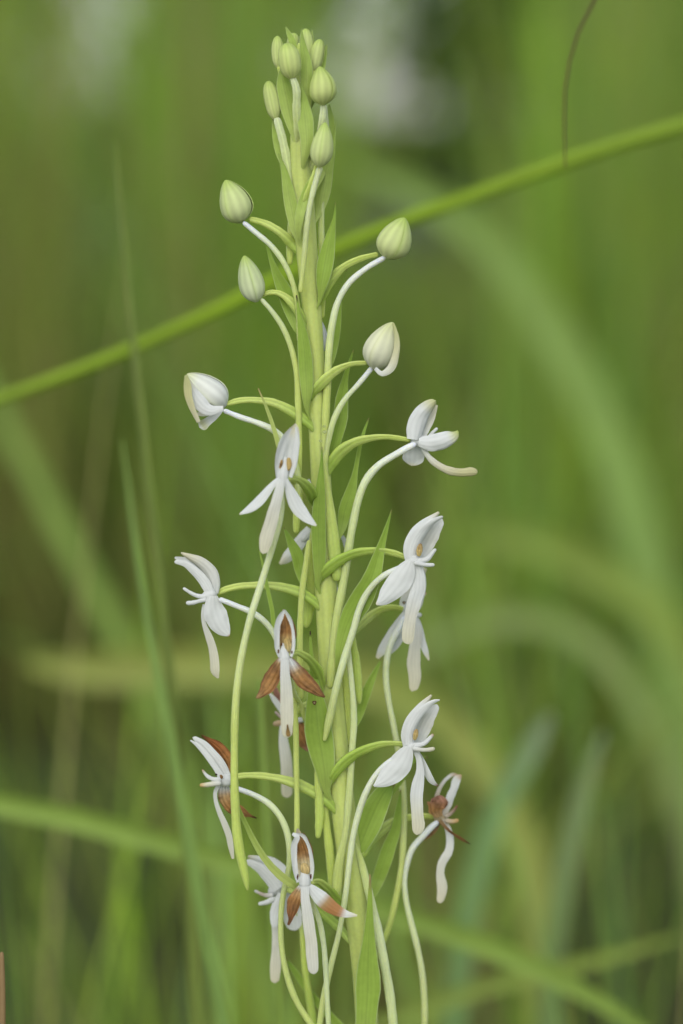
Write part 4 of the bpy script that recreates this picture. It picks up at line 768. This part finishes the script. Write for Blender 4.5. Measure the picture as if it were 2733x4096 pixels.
# ------------------------------------------------------------------ field of grass (uncountable)
def field(name, N, ymin, ymax, hmin, hmax, wmin, wmax, pal, label, seed, xw=(0.5, 0.30), lean=.5, power=1.0, clear=None):
    r = np.random.default_rng(seed); ns = 8
    y = ymin+(ymax-ymin)*r.random(N)**power
    x = (r.random(N)*2-1)*(xw[0]+xw[1]*(y+DIST))
    if clear is not None:
        ok = ~clear(x, y); x, y = x[ok], y[ok]; N = len(x)
    h = r.uniform(hmin, hmax, N); w = r.uniform(wmin, wmax, N)
    az = r.uniform(0, 2*np.pi, N); ln = h*np.abs(r.normal(0, lean, N)); face = r.uniform(0, np.pi, N)
    pal = np.array(pal); c = pal[r.integers(0, len(pal), N)]*(0.75+0.5*r.random((N, 1)))
    pz = np.sin(x*6.1+1.3+1.7*np.sin(y*2.3))*np.sin(y*3.7+.6+1.2*np.sin(x*4.0))     # patches of fresher, drier and darker grass
    pz2 = np.sin(x*9.3+4.0+np.sin(y*3.1))*np.sin(y*2.9+2.0)
    c = c*(1+.2*pz)[:, None]; dry = np.clip(pz2-.45, 0, 1)[:, None]*1.1
    c = c*(1-dry)+np.array((.26, .19, .09))*dry
    t = np.linspace(0, 1, ns)
    bend = t[None]**2.2
    drop = 1-0.35*np.clip(ln/h, 0, 1.4)[:, None]*t[None]**3
    cx = x[:, None]+(np.cos(az)*ln)[:, None]*bend; cy = y[:, None]+(np.sin(az)*ln)[:, None]*bend*.6
    cz = -.05+h[:, None]*t[None]*drop
    hw = w[:, None]*.5*np.interp(t, [0, .15, .6, 1], [.6, 1, .8, .02])[None]
    sx = np.cos(face)[:, None]*hw; sy = np.sin(face)[:, None]*hw
    Lp = np.stack([cx-sx, cy-sy, cz], -1); Rp = np.stack([cx+sx, cy+sy, cz], -1)
    V = np.stack([Lp, Rp], 2).reshape(-1, 3)
    bse = (np.arange(N)*ns*2)[:, None]; j = np.arange(ns-1)[None]*2
    a = bse+j
    F = np.stack([a, a+1, a+3, a+2], -1).reshape(-1, 4)
    cc = np.repeat(c, ns*2, 0)
    me = bpy.data.meshes.new(name); me.vertices.add(len(V)); me.vertices.foreach_set('co', V.ravel())
    me.loops.add(F.size); me.loops.foreach_set('vertex_index', F.ravel().astype(np.int32))
    me.polygons.add(len(F)); me.polygons.foreach_set('loop_start', (np.arange(len(F))*4).astype(np.int32)); me.polygons.foreach_set('loop_total', np.full(len(F), 4, np.int32))
    me.update(calc_edges=True); me.polygons.foreach_set('use_smooth', np.ones(len(F), bool))
    me.uv_layers.new(name='UVMap')
    at = me.color_attributes.new('Col', 'FLOAT_COLOR', 'POINT'); at.data.foreach_set('color', np.c_[cc, np.ones(len(cc))].ravel())
    me.materials.append(M_FIELD); me.validate()
    o = bpy.data.objects.new(name, me); col.objects.link(o)
    return tag(o, label, 'grass', kind='stuff')
PAL = [(.30, .47, .06), (.27, .45, .075), (.35, .47, .07), (.24, .42, .10), (.35, .46, .08), (.40, .38, .14), (.28, .45, .12), (.33, .52, .05)]
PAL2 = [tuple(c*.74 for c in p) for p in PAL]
def bare(x, y):      # tall grass cleared, low growth thinned; dark soil imitates shade between tufts
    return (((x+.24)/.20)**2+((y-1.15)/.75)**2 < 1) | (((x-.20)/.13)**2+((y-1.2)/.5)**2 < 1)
field('fine_grass', 110, 0.12, 0.55, .36, .60, .0012, .0032, PAL, 'fine scattered grass blades just behind the orchid', 17, xw=(.0, .16), lean=.22,
      clear=lambda x, y: (x > -.02) & (x < .06) & (y < .3))
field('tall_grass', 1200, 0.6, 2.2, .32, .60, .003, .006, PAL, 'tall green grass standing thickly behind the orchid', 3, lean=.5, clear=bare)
field('reed_grass', 6500, 1.9, 4.6, .60, 1.08, .004, .008, PAL, 'high grass screen in front of the trees', 8, xw=(.5, .30), lean=.22,
      clear=lambda x, y: (np.abs(x/(y+.52)-.030) < .034) | (np.abs(x/(y+.52)+.084) < .012))
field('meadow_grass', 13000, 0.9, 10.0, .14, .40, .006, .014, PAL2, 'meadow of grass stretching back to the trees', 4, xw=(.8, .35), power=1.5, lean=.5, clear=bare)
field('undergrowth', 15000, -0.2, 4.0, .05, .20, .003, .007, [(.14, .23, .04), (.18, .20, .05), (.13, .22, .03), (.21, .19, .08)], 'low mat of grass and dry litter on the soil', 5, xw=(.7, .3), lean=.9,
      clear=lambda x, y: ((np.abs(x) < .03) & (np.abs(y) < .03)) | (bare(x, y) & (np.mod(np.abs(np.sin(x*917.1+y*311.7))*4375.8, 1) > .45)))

# ------------------------------------------------------------------ trees and shrubs behind the meadow
def tree(name, label, x, y, h, rx, rz, cz, trunk_r, leafc, seed, nleaf=5000, leaf=.07, group=None, nclump=60):
    r = np.random.default_rng(seed)
    t = empty(name, (x, y, -.02)); tag(t, label, 'tree' if 'tree' in name else 'shrub', group)
    Vs, Fs, off = [], [], 0
    segs = [[(x, y, -.1, trunk_r*1.25), (x+r.normal(0, .02), y, h*.3, trunk_r), (x+r.normal(0, .06), y+r.normal(0, .05), h*.65, trunk_r*.7), (x+r.normal(0, .1), y, h*.92, trunk_r*.2)]]
    for k in range(7):
        a = r.uniform(0, 6.28); z0 = h*r.uniform(.3, .75)
        segs.append([(x, y, z0, trunk_r*.5), (x+math.cos(a)*rx*.4, y+math.sin(a)*rx*.4, z0+rz*.2, trunk_r*.32), (x+math.cos(a)*rx*.8, y+math.sin(a)*rx*.8, z0+rz*.35, trunk_r*.08)])
    CCs, UVl = [], []
    for sgm in segs:
        V, F, CC, UVs = tube_geo(np.array(sgm), (.13, .10, .07), nth=9, nv=14)
        Vs.append(V); Fs += [tuple(i+off for i in f_) for f_ in F]; off += len(V); CCs.append(CC); UVl.append(UVs)
    link_mesh('trunk', np.concatenate(Vs), Fs, M_BARK, t, np.concatenate(CCs), np.concatenate(UVl))
    cl = r.normal(0, 1, (nclump, 3)); cl /= np.linalg.norm(cl, axis=1)[:, None]; cl *= (r.random((nclump, 1))**.4)
    cs = r.uniform(.12, .30, nclump); tone = r.uniform(.6, 1.35, nclump)
    k = r.integers(0, nclump, nleaf)
    p = cl[k]+r.normal(0, 1, (nleaf, 3))*cs[k][:, None]*.6
    P = np.array((x, y, cz))+p*np.array((rx, rx, rz))
    P = P[P[:, 2] > .05]; k = k[:len(P)]; m = len(P)
    d1 = r.normal(0, 1, (m, 3)); d1 /= np.linalg.norm(d1, axis=1)[:, None]
    d2 = np.cross(d1, r.normal(0, 1, (m, 3))); d2 /= np.linalg.norm(d2, axis=1)[:, None]
    s = leaf*r.uniform(.6, 1.3, (m, 1))
    V = np.stack([P-d1*s, P+d2*s*.42, P+d1*s, P-d2*s*.42], 1).reshape(-1, 3)
    F = (np.arange(m)[:, None]*4+np.arange(4)).tolist()
    cc = np.repeat(np.array(leafc)*tone[k][:, None]*r.uniform(.8, 1.2, (m, 1)), 4, 0)
    link_mesh('crown', V, F, M_LEAF, t, cc, np.zeros((len(V), 2)))
    return t
LG = (.14, .20, .05); LM = (.10, .17, .03); LD = (.05, .11, .015); LO = (.16, .18, .05)
tree('leafy_tree', 'olive green bushy tree standing left of the sky gap', -2.40, 11.5, 2.9, 1.45, 1.5, 1.35, .07, LO, 21, nleaf=9000)
tree('leafy_tree', 'slender pale green tree between the two gaps of sky', -.44, 11.5, 2.6, .54, 1.4, 1.2, .04, LG, 22, nleaf=6000)
tree('leafy_tree', 'dark dense evergreen tree right of the sky gap', 1.16, 11.0, 2.9, .95, 1.5, 1.3, .08, LD, 23, nleaf=11000)
tree('bare_trunk_tree', 'grey-brown tree trunk with its leaves high overhead, right of the dark evergreen', 0.56, 5.6, 6.5, 1.3, 1.2, 5.6, .05, LM, 24, nleaf=2500)
tree('leafy_tree', 'spreading yellow-green tree beyond the bare trunk', 3.7, 12.5, 2.9, 1.5, 1.5, 1.35, .08, LO, 25, nleaf=9000)
FAR = [(-7, 24, 'broad far shrub beyond the olive bushy tree'), (-4.4, 26, 'far shrub half hidden by the olive bushy tree'), (-1.8, 25, 'far shrub behind the slender pale tree'),
       (.6, 26, 'low far shrub at the foot of the sky gap'), (3, 25, 'far shrub behind the dark evergreen'), (5.6, 26, 'far shrub behind the spreading yellow-green tree'), (8.2, 24, 'outermost far shrub past the spreading yellow-green tree')]
for i, (x, y, lab) in enumerate(FAR):
    tree('far_shrub', lab, x, y, .9, 1.6, .36 if abs(x) < 1 else .6, .30, .04, LG, 40+i, nleaf=2500, leaf=.10, group='far shrub row')
